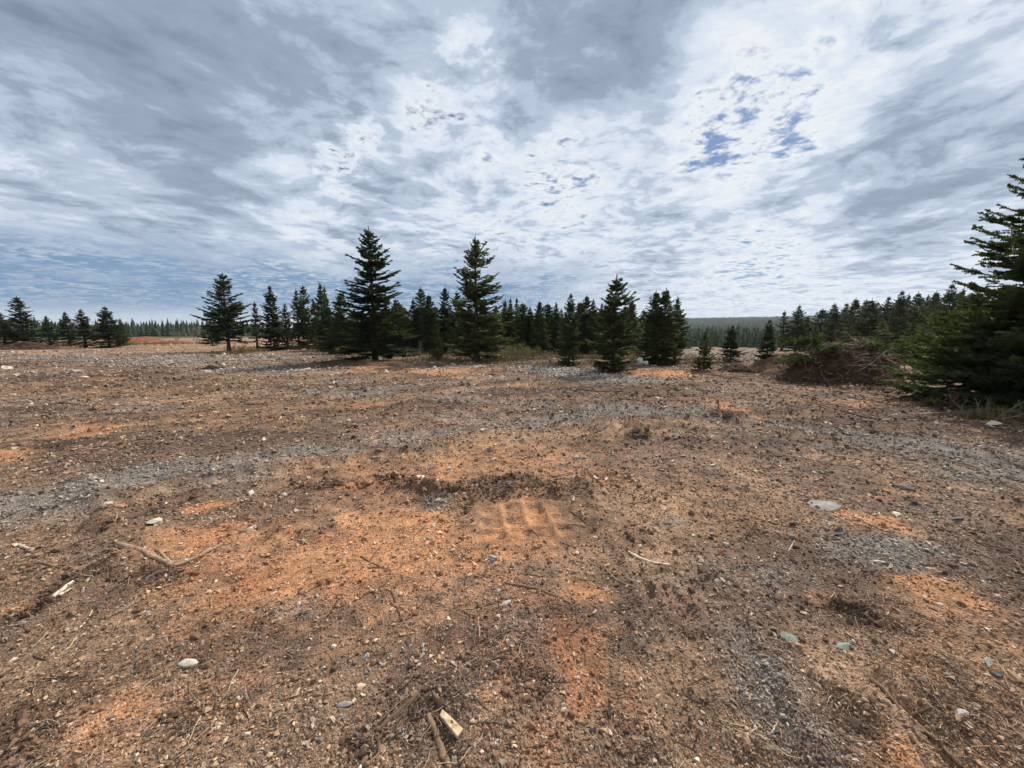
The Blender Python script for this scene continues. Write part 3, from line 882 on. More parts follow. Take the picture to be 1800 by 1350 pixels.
# the big spruce on the right edge and the low spreading one beside it
V, tg = spruce(21, H=6.5, Rm=2.1, base=.05, nb=440, seg=.044, ndl=.030, ragged=.26, tw=.105, droop=.42, upswept=1.15, power=.66)
g = P(1866, 730)
big = obj('spruce_tree', None, None, (g[0], g[1], g[2] - .05), 'huge near spruce cut by the right edge of the picture', 'tree', G_R)
obj('trunk', tg.mesh('trunk', M_BARK, True), big); obj('crown', crown_mesh(V, M_NDLR), big)
V, tg = spruce(22, H=1.95, Rm=1.55, base=.05, nb=120, seg=.042, ndl=.032, ragged=.28, tw=.10, droop=.10, upswept=1.25, power=.5)
g = P(1690, 706)
M_NDLL = mat_needles('low_spruce_needles', (.05, .075, .028), (.14, .175, .06), (.17, .18, .07), 1.1)
low = obj('spruce_tree', None, None, (g[0], g[1], g[2] - .03), 'low spreading green spruce at the foot of the huge near spruce', 'tree', G_R)
obj('trunk', tg.mesh('trunk', M_BARK, True), low); obj('crown', crown_mesh(V, M_NDLL), low)

# ------------------------------------------------------------------ bare shrubs and dead branches
def bare(seed, H, n, spread, r0, depth=3, straight=.5):
    rng = np.random.default_rng(seed)
    g1, g2 = [], Geo()
    ends = []
    def grow(p0, d0, L, r, lev):
        m = 6
        pts = [p0]; dcur = d0.copy()
        for k in range(m):
            dcur = dcur + rng.normal(0, .16, 3) + np.array([0, 0, .05]); dcur /= np.linalg.norm(dcur)
            pts.append(pts[-1] + dcur * L / m)
        pts = np.array(pts)
        if lev == 0: g1.append(Geo())
        (g1[-1] if lev == 0 else g2).tube(pts, np.linspace(r, r * .4, m + 1), 5 if lev == 0 else 3)
        ends.append(pts[-1])
        if lev < depth:
            for k in range(rng.integers(3, 6)):
                f = rng.uniform(.3, 1)
                q = pts[min(m, int(f * m))]
                dn = dcur + rng.normal(0, .55, 3); dn /= np.linalg.norm(dn)
                grow(q, dn, L * rng.uniform(.3, .55), r * .5, lev + 1)
    for k in range(n):
        a = rng.uniform(0, 6.28)
        d0 = np.array([math.cos(a) * spread, math.sin(a) * spread, 1]) ; d0 /= np.linalg.norm(d0)
        grow(np.array([math.cos(a), math.sin(a), 0]) * .06 * H, d0, H * rng.uniform(.5, .75), r0, 0)
    return g1, g2, np.array(ends)
def shrub(u, v, H, n, spread, r0, seed, label, mat, leaf=None, depth=2):
    g = P(u, v)
    e = obj('bare_shrub' if leaf is None else 'leafing_shrub', None, None, (g[0], g[1], float(hfull(g[:1], g[1:2])[0]) - .02), label, 'shrub', 'shrubs')
    g1, g2, en = bare(seed, H, n, spread, r0, depth)
    for q in g1: obj('stem', q.mesh('stem', mat, True), e)
    tw_ = obj('twigs', g2.mesh('twigs', mat), e); tw_['kind'] = 'stuff'
    if leaf is not None:
        rng = np.random.default_rng(seed + 5)
        c = en[rng.integers(0, len(en), 1500)] + rng.normal(0, .06, (1500, 3))
        d1 = rng.normal(0, 1, (1500, 3)); d1 /= np.linalg.norm(d1, axis=1)[:, None]
        d2 = np.cross(d1, rng.normal(0, 1, (1500, 3))); d2 /= np.linalg.norm(d2, axis=1)[:, None]
        V = np.stack([c - d1 * .025, c + d2 * .014, c + d1 * .025], 1).reshape(-1, 3)
        obj('leaves', crown_mesh(V, leaf, 'leaves'), e)
    return e
M_LEAF = mat_needles('pale_young_leaves', (.16, .15, .05), (.26, .23, .09), (.20, .15, .07))
shrub(741, 630, 1.5, 2, .15, .022, 1, 'grey bare sapling before the dark trio of spruces', M_DEADG)
shrub(912, 632, 1.25, 9, .35, .012, 2, 'pale yellowish shrub just coming into leaf before the slim spires', M_DEADG, M_LEAF)
shrub(425, 618, 1.5, 6, .3, .014, 3, 'bare grey shrub leaning at the lone ragged spruce', M_DEADG)
shrub(566, 616, 1.9, 10, .16, .014, 4, 'grey dead stems under the twin-tipped spruces', M_DEADG)
shrub(640, 636, 1.5, 9, .55, .012, 5, 'bare branches tangled round the foot of the tallest spruce', M_DEADG)
shrub(680, 636, 1.3, 8, .5, .012, 6, 'bare stems at the right foot of the tallest spruce', M_DEADG)
shrub(872, 634, 1.1, 8, .5, .012, 7, 'bare brush between the loose-topped spruce and the pale shrub', M_DEADG)
shrub(1732, 738, .85, 5, .9, .008, 8, 'pale crooked dead shrub under the low spreading spruce', M_DEADG)
shrub(1660, 722, .55, 7, 1.3, .012, 9, 'dark dead branches at the soil edge under the low spreading spruce', M_TWIGD)
for i_, (u_, v_, h_, lab_) in enumerate([(600, 626, .9, 'low bare brush at the left skirt of the olive spruce'), (718, 628, 1.0, 'low bare brush in the gap right of the tallest spruce'), (805, 630, .9, 'low bare brush left of the loose-topped spruce foot'),
                                         (890, 630, 1.0, 'low twiggy brush left of the pale leafing shrub'), (935, 630, .9, 'low twiggy brush right of the pale leafing shrub'), (960, 632, .8, 'low brush before the dark cone of a spruce'),
                                         (1040, 636, .8, 'low brush before the dark pair of spruces'), (1115, 636, .8, 'low brush between forked-top spruce and black clump'), (1215, 640, .8, 'low brush right of the black clump'), (1560, 640, 1.0, 'low brush behind the brush pile')]):
    shrub(u_, v_, h_, 8, .6, .010, 30 + i_, lab_, M_DEADG if i_ % 2 else M_TWIGB, M_LEAF if i_ in (0, 3, 4, 7) else None)
shrub(310, 599, 3.2, 12, .4, .02, 10, 'far greyish leafing bushes before the distant wood, left one', M_DEADG, M_LEAF)
shrub(343, 599, 3.4, 12, .4, .02, 11, 'far greyish leafing bushes before the distant wood, right one', M_DEADG, M_LEAF)

# ------------------------------------------------------------------ scattering of uncountable stuff
def hull_rock(seed, n=14, flat=.6):
    rng = np.random.default_rng(seed)
    q = rng.normal(0, 1, (n, 3)); q /= np.linalg.norm(q, axis=1)[:, None]
    q *= rng.uniform(.75, 1.0, (n, 1)); q[:, 2] *= flat; q[:, 1] *= rng.uniform(.6, .95)
    bm = bmesh.new()
    for c in q: bm.verts.new(c)
    r_ = bmesh.ops.convex_hull(bm, input=bm.verts)
    bmesh.ops.delete(bm, geom=[v for v in bm.verts if not v.link_faces], context='VERTS')
    bmesh.ops.recalc_face_normals(bm, faces=bm.faces)
    me = bpy.data.meshes.new('stone'); bm.to_mesh(me); bm.free()
    return me
def proto_collection(name, meshes, mat):
    c = bpy.data.collections.new(name)
    for i, me in enumerate(meshes):
        me.materials.clear(); me.materials.append(mat)
        o = bpy.data.objects.new('%s_%02d' % (name, i), me)
        c.objects.link(o)
    return c
_gn = {}
def scatter(name, pts, rot, scl, tint, coll, ncoll, label, seed=0):
    rng = np.random.default_rng(seed)
    me = bpy.data.meshes.new(name)
    me.vertices.add(len(pts)); me.vertices.foreach_set('co', np.asarray(pts, dtype=np.float32).ravel())
    def at(nm, typ, data, field):
        a = me.attributes.new(nm, typ, 'POINT'); a.data.foreach_set(field, np.ascontiguousarray(data).ravel())
    at('rot', 'FLOAT_VECTOR', rot.astype(np.float32), 'vector')
    at('scl', 'FLOAT_VECTOR', scl.astype(np.float32), 'vector')
    t4 = np.ones((len(pts), 4), dtype=np.float32); t4[:, :3] = tint
    at('tint', 'FLOAT_COLOR', t4, 'color')
    at('pick', 'INT', rng.integers(0, ncoll, len(pts)).astype(np.int32), 'value')
    o = obj(name, me, label=label, kind='stuff')
    ng = bpy.data.node_groups.new(name + '_scatter', 'GeometryNodeTree')
    ng.interface.new_socket('Geometry', in_out='INPUT', socket_type='NodeSocketGeometry')
    ng.interface.new_socket('Geometry', in_out='OUTPUT', socket_type='NodeSocketGeometry')
    N = ng.nodes; L = ng.links
    gi, go = N.new('NodeGroupInput'), N.new('NodeGroupOutput')
    ci = N.new('GeometryNodeCollectionInfo'); ci.inputs['Collection'].default_value = coll
    ci.inputs['Separate Children'].default_value = True; ci.inputs['Reset Children'].default_value = True
    ip = N.new('GeometryNodeInstanceOnPoints')
    def named(nm, typ):
        q = N.new('GeometryNodeInputNamedAttribute'); q.data_type = typ; q.inputs['Name'].default_value = nm
        return q.outputs['Attribute']
    L.new(gi.outputs[0], ip.inputs['Points']); L.new(ci.outputs[0], ip.inputs['Instance'])
    ip.inputs['Pick Instance'].default_value = True
    L.new(named('pick', 'INT'), ip.inputs['Instance Index'])
    er = N.new('FunctionNodeEulerToRotation'); L.new(named('rot', 'FLOAT_VECTOR'), er.inputs[0])
    L.new(er.outputs[0], ip.inputs['Rotation'])
    L.new(named('scl', 'FLOAT_VECTOR'), ip.inputs['Scale'])
    L.new(ip.outputs[0], go.inputs[0])
    md = o.modifiers.new('scatter', 'NODES'); md.node_group = ng
    return o
def sample_ground(n, rng, y0, y1, pw, half=1.5):
    """points in the fan of ground the place shows, denser close by"""
    q = rng.uniform(0, 1, n)
    e_ = 2.0 - pw
    y = (y0 ** e_ + q * (y1 ** e_ - y0 ** e_)) ** (1 / e_)
    x = rng.uniform(-half, half, n) * (y + .5)
    return x, y

rng = np.random.default_rng(7)
COBS = proto_collection('gravel_proto', [hull_rock(100 + i, 12, f) for i, f in enumerate([.35, .45, .6, .7, .8, .5, .4, .65])], M_PEB)
x, y = sample_ground(330000, rng, 1.0, 30.0, 2.4)
O, G, D, T = ZW(x, y)
tg_, tp_, _h = track_weights(x, y)
dens = .42 + .35 * tg_ - .2 * tp_ + .5 * G + .15 * T + .25 * S(-.1, .4, fbm(x, y, .8, 3, 71)) - .22 * O - .55 * tread_mask(x, y)
keep = rng.uniform(0, 1, len(x)) < dens
x, y, O, G, D = x[keep], y[keep], O[keep], G[keep], D[keep]
n = len(x)
size = np.clip(rng.lognormal(0, .6, n) * .0056, .0026, .028) * np.clip((y / 2.4) ** .85, .8, 7)
z = hfull(x, y) + size * .18
sc_ = size[:, None] * rng.uniform(.7, 1.35, (n, 3))
rt_ = np.stack([rng.normal(0, .35, n), rng.normal(0, .35, n), rng.uniform(0, 6.28, n)], -1)
xf = rng.uniform(-1.5, .9, 16000); yf = 24 * (95 / 24) ** rng.uniform(0, 1, 16000); xf = xf * yf
nf = len(xf); sf = np.clip(rng.lognormal(0, .5, nf) * .055, .02, .22)
x, y, size = np.append(x, xf), np.append(y, yf), np.append(size, sf)
z = np.append(z, hfull(xf, yf) + sf * .1); G = np.append(G, np.zeros(nf))
sc_ = np.concatenate([sc_, sf[:, None] * rng.uniform(.6, 1.4, (nf, 3))]); rt_ = np.concatenate([rt_, np.stack([rng.normal(0, .3, nf), rng.normal(0, .3, nf), rng.uniform(0, 6.28, nf)], -1)]); n = len(x)
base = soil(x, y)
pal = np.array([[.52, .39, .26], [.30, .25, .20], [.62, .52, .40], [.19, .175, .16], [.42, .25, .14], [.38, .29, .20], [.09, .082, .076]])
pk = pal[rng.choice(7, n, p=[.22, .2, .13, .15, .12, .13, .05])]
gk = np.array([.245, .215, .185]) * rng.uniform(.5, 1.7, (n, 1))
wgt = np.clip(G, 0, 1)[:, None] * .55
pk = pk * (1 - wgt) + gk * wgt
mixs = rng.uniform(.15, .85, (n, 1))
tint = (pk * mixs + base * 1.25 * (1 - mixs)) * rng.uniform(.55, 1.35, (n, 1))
scatter('gravel', np.stack([x, y, z], -1), rt_, sc_, tint, COBS, 8, 'loose small gravel strewn over the torn soil')

CRS = proto_collection('crumb_proto', [hull_rock(200 + i, 16, .8) for i in range(6)], M_CRUMB)
x, y = sample_ground(170000, rng, 1.0, 24.0, 2.3)
O, G, D, T = ZW(x, y)
dd = polydist(x, y, STEP)
edge = np.exp(-(dd / .16) ** 2)
dens = .25 + .9 * D + edge + .25 * S(0, .4, fbm(x, y, .6, 3, 73)) - .12 * O - .75 * tread_mask(x, y)
keep = rng.uniform(0, 1, len(x)) < dens
x, y, D, edge = x[keep], y[keep], D[keep], edge[keep]
n = len(x)
size = np.clip(rng.lognormal(0, .5, n) * .0065, .003, .03) * (1 + .7 * np.clip(D + edge, 0, 1)) * np.clip((y / 2.4) ** .6, .8, 3)
z = hfull(x, y) + size * .25
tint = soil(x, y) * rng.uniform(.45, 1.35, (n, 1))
scatter('soil_crumbs', np.stack([x, y, z], -1), rng.uniform(0, 6.28, (n, 3)), size[:, None] * rng.uniform(.7, 1.4, (n, 3)), tint, CRS, 6, 'crumbled clods of soil lying over the clearing', 1)

def twig_proto(seed, bend=.35, fork=True, n=7, r=.018):
    rg = np.random.default_rng(seed)
    g_ = Geo()
    a = np.cumsum(rg.normal(0, bend, n)) ; a -= a.mean()
    st = np.stack([np.cos(a), np.sin(a), rg.normal(0, .10, n)], -1) / n
    pts = np.concatenate([[[0, 0, 0]], np.cumsum(st, 0)]); pts -= pts.mean(0)
    pts[:, 2] = pts[:, 2] - pts[:, 2].min() * .6
    g_.tube(pts, np.linspace(r, r * .45, n + 1), 4)
    if fork:
        k = rg.integers(2, n - 1)
        an = a[k] + rg.choice([-1, 1]) * rg.uniform(.5, 1.0)
        q = [pts[k] + np.array([math.cos(an + .1 * j), math.sin(an + .1 * j), .05]) * .09 * j for j in range(4)]
        g_.tube(np.array(q), np.linspace(r * .6, r * .3, 4), 3)
    return g_.mesh('twig')
TWS = proto_collection('twig_proto', [twig_proto(300 + i, .16 + .05 * (i % 5), i % 2 == 0, 7, .012 + .004 * (i % 4)) for i in range(14)], M_LITTER)
x, y = sample_ground(75000, rng, 1.0, 28.0, 2.25)
O, G, D, T = ZW(x, y)
keep = rng.uniform(0, 1, len(x)) < .35 + .5 * D + .5 * S(-.05, .35, fbm(x, y, .9, 3, 75)) - .3 * O - .25 * G
x, y = x[keep], y[keep]
for u_, v_, ru_, rv_, n_ in [(60, 1010, 70, 60, 500), (60, 1250, 90, 80, 500), (230, 1020, 70, 26, 250), (1530, 1090, 70, 40, 350), (1700, 1270, 90, 60, 600), (1620, 1180, 90, 40, 350), (1480, 1250, 60, 50, 300), (780, 1270, 120, 50, 400),
                             (900, 1150, 80, 40, 250), (890, 862, 110, 14, 350), (1350, 1280, 120, 60, 350), (1700, 720, 110, 16, 700), (1450, 715, 130, 10, 500), (1300, 730, 120, 10, 300), (1520, 680, 110, 6, 500), (1320, 660, 80, 5, 300), (380, 1250, 60, 40, 200),
                             (250, 680, 220, 12, 600), (600, 700, 260, 10, 500), (1080, 690, 200, 8, 500), (120, 640, 130, 6, 300), (660, 640, 80, 3, 250), (880, 640, 120, 3, 300)]:
    c_ = P(u_, v_); ay_ = abs(P(u_, v_ - rv_)[1] - P(u_, v_ + rv_)[1]) / 2
    a_, q_ = rng.uniform(0, 6.28, n_), np.sqrt(rng.uniform(0, 1, n_)) * 1.1
    x = np.append(x, c_[0] + np.cos(a_) * q_ * ru_ * c_[1] / F); y = np.append(y, np.maximum(c_[1] + np.sin(a_) * q_ * ay_, 1.0))
n = len(x)
ln = np.clip(rng.lognormal(0, .6, n) * .042, .015, .20) * np.clip((y / 2.6) ** .75, .8, 5)
z = hfull(x, y) + .006 + ln * .015
pal = np.array([[.10, .066, .045], [.19, .125, .08], [.34, .25, .165], [.055, .036, .027], [.46, .37, .27]])
tint = pal[rng.choice(5, n, p=[.3, .26, .16, .2, .08])] * rng.uniform(.7, 1.3, (n, 1))
rt_ = np.stack([rng.normal(0, .12, n), rng.normal(0, .12, n), rng.uniform(0, 6.28, n)], -1)
scatter('wood_litter', np.stack([x, y, z], -1), rt_, np.repeat(ln[:, None], 3, 1) * np.array([1, 1, 1]), tint, TWS, 14, 'small twigs, rootlets and bark chips strewn over the soil', 2)

# rubble of pale broken rock before the middle stand
def patch(u, v, ru, rv, n, rg):
    c = P(u, v)
    ay = abs(P(u, v - rv)[1] - P(u, v + rv)[1]) / 2
    a, q = rg.uniform(0, 6.28, n), np.sqrt(-np.log(rg.uniform(.02, 1, n))) * .75
    return c[0] + np.cos(a) * q * ru * c[1] / F, c[1] + np.sin(a) * q * ay
xs_, ys_ = [], []
for u, v, ru, rv, n in [(965, 650, 70, 4, 900), (1060, 662, 60, 4, 500), (1010, 660, 80, 4, 400), (520, 652, 70, 4, 220), (400, 648, 20, 2, 60), (780, 648, 70, 3, 160), (300, 640, 160, 6, 200),
                       (120, 655, 120, 7, 160), (1640, 780, 130, 24, 260), (1560, 970, 110, 30, 420), (1330, 1170, 60, 70, 260), (900, 690, 220, 10, 160), (1500, 1140, 60, 25, 60)]:
    a_, b_ = patch(u, v, ru, rv, n, rng); xs_.append(a_); ys_.append(b_)
x, y = np.concatenate(xs_), np.concatenate(ys_); n = len(x)
size = np.clip(rng.lognormal(0, .5, n) * .0125, .007, .06) * np.clip((y / 4) ** .75, .55, 4.0)
z = hfull(x, y) + size * .15
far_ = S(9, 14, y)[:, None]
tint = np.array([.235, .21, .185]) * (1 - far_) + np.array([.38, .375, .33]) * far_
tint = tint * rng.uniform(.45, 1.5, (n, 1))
rt_ = np.stack([rng.normal(0, .4, n), rng.normal(0, .4, n), rng.uniform(0, 6.28, n)], -1)
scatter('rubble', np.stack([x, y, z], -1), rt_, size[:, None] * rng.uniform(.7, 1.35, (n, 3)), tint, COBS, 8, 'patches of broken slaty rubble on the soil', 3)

# far woods: small spruces that read as one mass
def far_spruce(seed):
    rg = np.random.default_rng(seed)
    V, T_ = [], []
    tiers = 7
    for k in range(tiers):
        z0 = .05 + .8 * k / tiers; z1 = z0 + .26
        rad = .20 * (1 - k / tiers) ** .8 + .015
        m = 9
        ap = len(V); V.append((rg.normal(0, .004), rg.normal(0, .004), min(z1, 1)))
        a = rg.uniform(0, 6.28)
        for j in range(m):
            rr = rad * rg.uniform(.55, 1.2); th = a + j * 6.283 / m
            V.append((math.cos(th) * rr, math.sin(th) * rr, z0 - rr * .25 + rg.normal(0, .012)))
        T_ += [(ap, ap + 1 + j, ap + 1 + (j + 1) % m) for j in range(m)]
    return mesh_from('far_spruce', np.array(V), np.array(T_))
FTS = proto_collection('far_spruce_proto', [far_spruce(400 + i) for i in range(6)], M_FARTREE)
def wood(name, x, y, hmin, hmax, col, label, seed):
    rg = np.random.default_rng(seed); n = len(x)
    hh = rg.uniform(hmin, hmax, n) * rg.choice([1.12, 1, .95, .8, .62], n)
    wd = hh * rg.uniform(.7, 1.15, n)
    z = macro(x, y) - .2
    pt = (1 + .5 * fbm(x, y, 160.0, 3, seed))[:, None]
    tint = np.array(col)[None, :] * pt * rg.uniform(.55, 1.45, (n, 1)) * (1 + rg.normal(0, .10, (n, 3)))
    rt_ = np.stack([np.zeros(n), np.zeros(n), rg.uniform(0, 6.28, n)], -1)
    scatter(name, np.stack([x, y, z], -1), rt_, np.stack([wd, wd, hh], -1), np.clip(tint, .004, 1), FTS, 6, label, seed)
rg = np.random.default_rng(55)
n = 5200
x = rg.uniform(-460, 120, n); y = 175 + 190 * rg.uniform(0, 1, n) ** 1.3 + 10 * np.sin(x / 30)
ok = np.arctan2(x, y) < .33
wood('distant_wood', x[ok], y[ok], 5.5, 8.6, (.030, .042, .024), 'dark wood of distant spruces beyond the left of the clearing', 60)
n = 9000
a = rg.uniform(.24, 1.15, n); r_ = 165 * (520 / 165) ** rg.uniform(0, 1, n)
wood('valley_wood', np.sin(a) * r_, np.cos(a) * r_, 5.0, 8.5, (.036, .054, .028), 'green spruce wood in the hollow beyond the grey track', 61)
n = 34000
a = rg.uniform(.20, 1.05, n); r_ = np.sqrt(rg.uniform(480 ** 2, 2300 ** 2, n))
wood('hill_wood', np.sin(a) * r_, np.cos(a) * r_, 6.0, 11, (.052, .072, .050), 'forest covering the far low hill on the horizon', 62)

# dry grass round the feet of trees
xs_, ys_ = [], []
for u, v, ru, rv, n in [(655, 640, 60, 3.5, 1500), (860, 634, 90, 3, 1300), (1760, 735, 60, 5, 900), (420, 621, 30, 2, 400), (760, 634, 40, 2, 400), (1080, 652, 30, 2, 300), (1420, 672, 40, 4, 200), (1000, 640, 80, 2, 400), (110, 607, 150, 3, 1500), (330, 604, 90, 3, 700), (500, 613, 110, 1.5, 700), (1250, 640, 60, 4, 300), (700, 624, 110, 2, 1600), (900, 624, 130, 2.5, 2200), (1060, 630, 110, 2.5, 1300), (540, 614, 60, 1.2, 900), (1580, 640, 110, 4, 1200), (1420, 630, 60, 3, 500)]:
    a_, b_ = patch(u, v, ru, rv, n, rng); xs_.append(a_); ys_.append(b_)
x, y = np.concatenate(xs_), np.concatenate(ys_); n = len(x)
gb = Geo(); gb.add([(-.05, 0, 0), (.05, 0, 0), (.12, .02, 1.0), (-.03, .2, 0), (.05, .22, 0), (-.25, .3, .8), (0, -.2, 0), (.08, -.18, 0), (.3, -.4, .7)], None, np.array([[0, 1, 2], [3, 4, 5], [6, 7, 8]]))
GBS = proto_collection('grass_proto', [gb.mesh('blade')], M_LITTER)
sz = rng.uniform(.10, .30, n) * np.clip(y / 18, 1, 2.2)
tint = np.where(rng.uniform(0, 1, (n, 1)) < .45, np.array([.10, .105, .03]), np.array([.24, .18, .09])) * rng.uniform(.6, 1.3, (n, 1))
scatter('dry_grass', np.stack([x, y, hfull(x, y) - .01], -1), np.stack([rng.normal(0, .3, n), rng.normal(0, .3, n), rng.uniform(0, 6.28, n)], -1),
        np.stack([sz * .5, sz * .5, sz], -1), tint, GBS, 1, 'dry and green grass tufts round the tree feet', 4)

# ------------------------------------------------------------------ mounds of earth and the brush pile
def mat_earth(name, c0, c1):
    m, n, out = new_mat(name)
    geo = n.node('ShaderNodeNewGeometry'); pos = geo.outputs['Position']
    a = n.noise(pos, 3.0, 7, .7); b = n.noise(pos, 26, 5, .65)
    k = n.math('ADD', n.math('MULTIPLY', a, .6), n.math('MULTIPLY', b, .5))
    col = n.mix(n.sstep(k, .38, .72), rgba(c0), rgba(c1))
    principled(n, out, col, .95, .1, k, .08, 1.0)
    return m
M_REDEARTH = mat_earth('red_earth', (.12, .050, .030), (.26, .105, .055))
M_BRNEARTH = mat_earth('brown_earth', (.055, .034, .024), (.20, .115, .07))
M_DRKEARTH = mat_earth('dark_earth', (.026, .017, .012), (.10, .058, .038))
def mound(c, rx, ry, hh, mat, name, label=None, cat=None, group=None, rough=.25, seed=1, parent=None, n=64, pw=1.3):
    t_ = np.linspace(-1.15, 1.15, n)
    X, Y = np.meshgrid(t_, t_)
    X, Y = X.ravel(), Y.ravel()
    q = np.hypot(X, Y) * (1 + .18 * fbm(X * 2, Y * 2, 1, 3, seed))
    Z = hh * np.clip(1 - q ** pw, 0, 1) ** .8
    Z = Z + rough * hh * fbm(X, Y, .5, 4, seed + 3) * S(0, .3, 1 - q) + rough * .5 * hh * fbm(X, Y, .12, 3, seed + 4) * S(0, .3, 1 - q) - .12 * S(.85, 1.1, q)
    wx, wy = c[0] + X * rx, c[1] + Y * ry
    Z = np.maximum(Z, -.2) + hfull(wx, wy)
    i = (np.arange(n - 1)[:, None] * n + np.arange(n - 1)[None, :]).ravel()
    me = mesh_from(name, np.stack([X * rx, Y * ry, Z], -1) if parent is None else np.stack([X * rx, Y * ry, Z - c[2]], -1), np.stack([i, i + 1, i + n + 1, i + n], -1), mat, True)
    return obj(name, me, parent, (c[0], c[1], 0) if parent is None else None, label, cat, group)
c = P(257, 599); mound(c, 3.6, 3.0, 1.05, M_REDEARTH, 'dirt_mound', 'taller far red dirt mound before the distant wood', 'dirt mound', 'far red dirt mounds', .15, 2)
c = P(300, 604); mound(c, 3.0, 2.0, .40, M_REDEARTH, 'dirt_mound', 'flat far red dirt mound right of the taller one', 'dirt mound', 'far red dirt mounds', .2, 3)
c = P(238, 601); mound(c, 2.0, 2.0, .75, M_REDEARTH, 'dirt_mound', 'far red dirt mound half behind the thin small spruce', 'dirt mound', 'far red dirt mounds', .2, 4)
c = P(1392, 655); mound(c, 1.9, 1.5, .62, M_BRNEARTH, 'earth_bank', 'brown bank of pushed-up earth and roots left of the brush pile', 'dirt mound', None, .45, 5)
c = P(1300, 652); mound(c, .9, .7, .30, M_DRKEARTH, 'earth_bank', 'low dark heap of roots and soil between two young spruces', 'dirt mound', None, .45, 6)
c = P(45, 614); mound(c, 3.2, 1.2, .55, M_DRKEARTH, 'earth_bank', 'low dark brown bank before the far left spruces', 'dirt mound', None, .4, 7)
c = P(600, 640); mound(c, 1.3, .7, .20, M_DRKEARTH, 'hummock', 'dark flat hummock left of the tallest spruce foot', 'dirt mound', None, .4, 8)
c = P(665, 641); mound(c, 1.6, .7, .18, M_BRNEARTH, 'hummock', 'mossy brown hummock round the tallest spruce foot', 'dirt mound', None, .4, 9)
c = P(375, 648); mound(c, .55, .3, .16, M_DRKEARTH, 'hummock', 'small dark clod hump with a white stone on the grey track', 'dirt mound', None, .4, 10)
c = P(395, 622); mound(c, 1.5, .8, .22, M_DRKEARTH, 'hummock', 'dark hummock under the lone ragged spruce', 'dirt mound', None, .4, 11)

bp = P(1512, 676); bp[1] += .9
pile = obj('brush_pile', None, None, (bp[0], bp[1], bp[2]), 'dark ragged heap of uprooted roots and branches topped with green boughs', 'brush pile')
RX, RY, RH = 2.0, 1.35, 1.14
BUMPS = [(-.05, 0, .62, .95), (.38, .05, .5, 1.0), (-.45, -.1, .42, .62), (.72, -.1, .33, .62), (.15, -.45, .4, .5), (-.75, -.2, .28, .28)]
def onpile(u, v):
    zz = max(hb * math.exp(-(((u - ub) / wb) ** 2 + ((v - vb) / wb) ** 2) ** 1.4) for ub, vb, wb, hb in BUMPS)
    nz = float(fbm(np.array([u * 2.0]), np.array([v * 2.0]), .5, 3, 88)[0])
    edge = max(0.0, 1 - math.hypot(u, v) ** 4)
    return np.array([u * RX, v * RY, RH * max(0.0, zz + .22 * nz * edge) * min(1, edge * 2 + .1)])
nn = 60
tt_ = np.linspace(-1.08, 1.08, nn)
PV = np.array([onpile(u, v) - np.array([0, 0, .06 + .2 * (math.hypot(u, v) > 1.0)]) for v in tt_ for u in tt_])
ii_ = (np.arange(nn - 1)[:, None] * nn + np.arange(nn - 1)[None, :]).ravel()
obj('soil', mesh_from('soil', PV, np.stack([ii_, ii_ + 1, ii_ + nn + 1, ii_ + nn], -1), M_DRKEARTH, True), pile)
rg = np.random.default_rng(77)
for nm, cnt_, mat_ in [('root_tangle', 620, M_TWIGD), ('branch_tangle', 300, M_TWIGB), ('dead_tangle', 110, M_DEADG)]:
    tangle = Geo()
    for k in range(cnt_):
        a = rg.uniform(0, 6.28); q = math.sqrt(rg.uniform(0, 1.0)) * .98
        p0 = onpile(math.cos(a) * q, math.sin(a) * q)
        da = rg.uniform(0, 6.28); ti = rg.normal(.06, .30)
        d0 = np.array([math.cos(da) * math.cos(ti), math.sin(da) * math.cos(ti), math.sin(ti)])
        L = rg.uniform(.18, .85); m = 8
        pts = [p0 - d0 * L * .4 + np.array([0, 0, .03])]
        for j in range(m - 1):
            d0 = d0 + rg.normal(0, .20, 3); d0[2] -= .03; d0 /= np.linalg.norm(d0)
            pts.append(pts[-1] + d0 * L / m)
        pts = np.array(pts); pts[:, 2] = np.maximum(pts[:, 2], .01)
        r0_ = rg.uniform(.005, .012) if rg.uniform() < .75 else rg.uniform(.014, .030)
        tangle.tube(pts, np.linspace(r0_, r0_ * .4, m), 4)
    to = obj(nm, tangle.mesh(nm, mat_), pile); to['kind'] = 'stuff'
for k in range(22):
    g_ = Geo()
    a = rg.uniform(2.6, 6.4); q = rg.uniform(.3, .95)
    p0 = onpile(math.cos(a) * q, math.sin(a) * q)
    d0 = np.array([math.cos(a) * .6 + rg.normal(0, .5), math.sin(a) * .7, rg.uniform(-.1, 1.0)]); d0 /= np.linalg.norm(d0)
    pts = [p0 - d0 * .2]
    for j in range(8):
        d0 = d0 + rg.normal(0, .2, 3); d0 /= np.linalg.norm(d0); pts.append(pts[-1] + d0 * rg.uniform(.06, .15))
    g_.tube(np.array(pts), np.linspace(rg.uniform(.012, .028), .005, 9), 5)
    obj('branch', g_.mesh('branch', M_ROOT if k % 5 == 0 else (M_DEADG if k % 2 else M_TWIGB), True), pile)
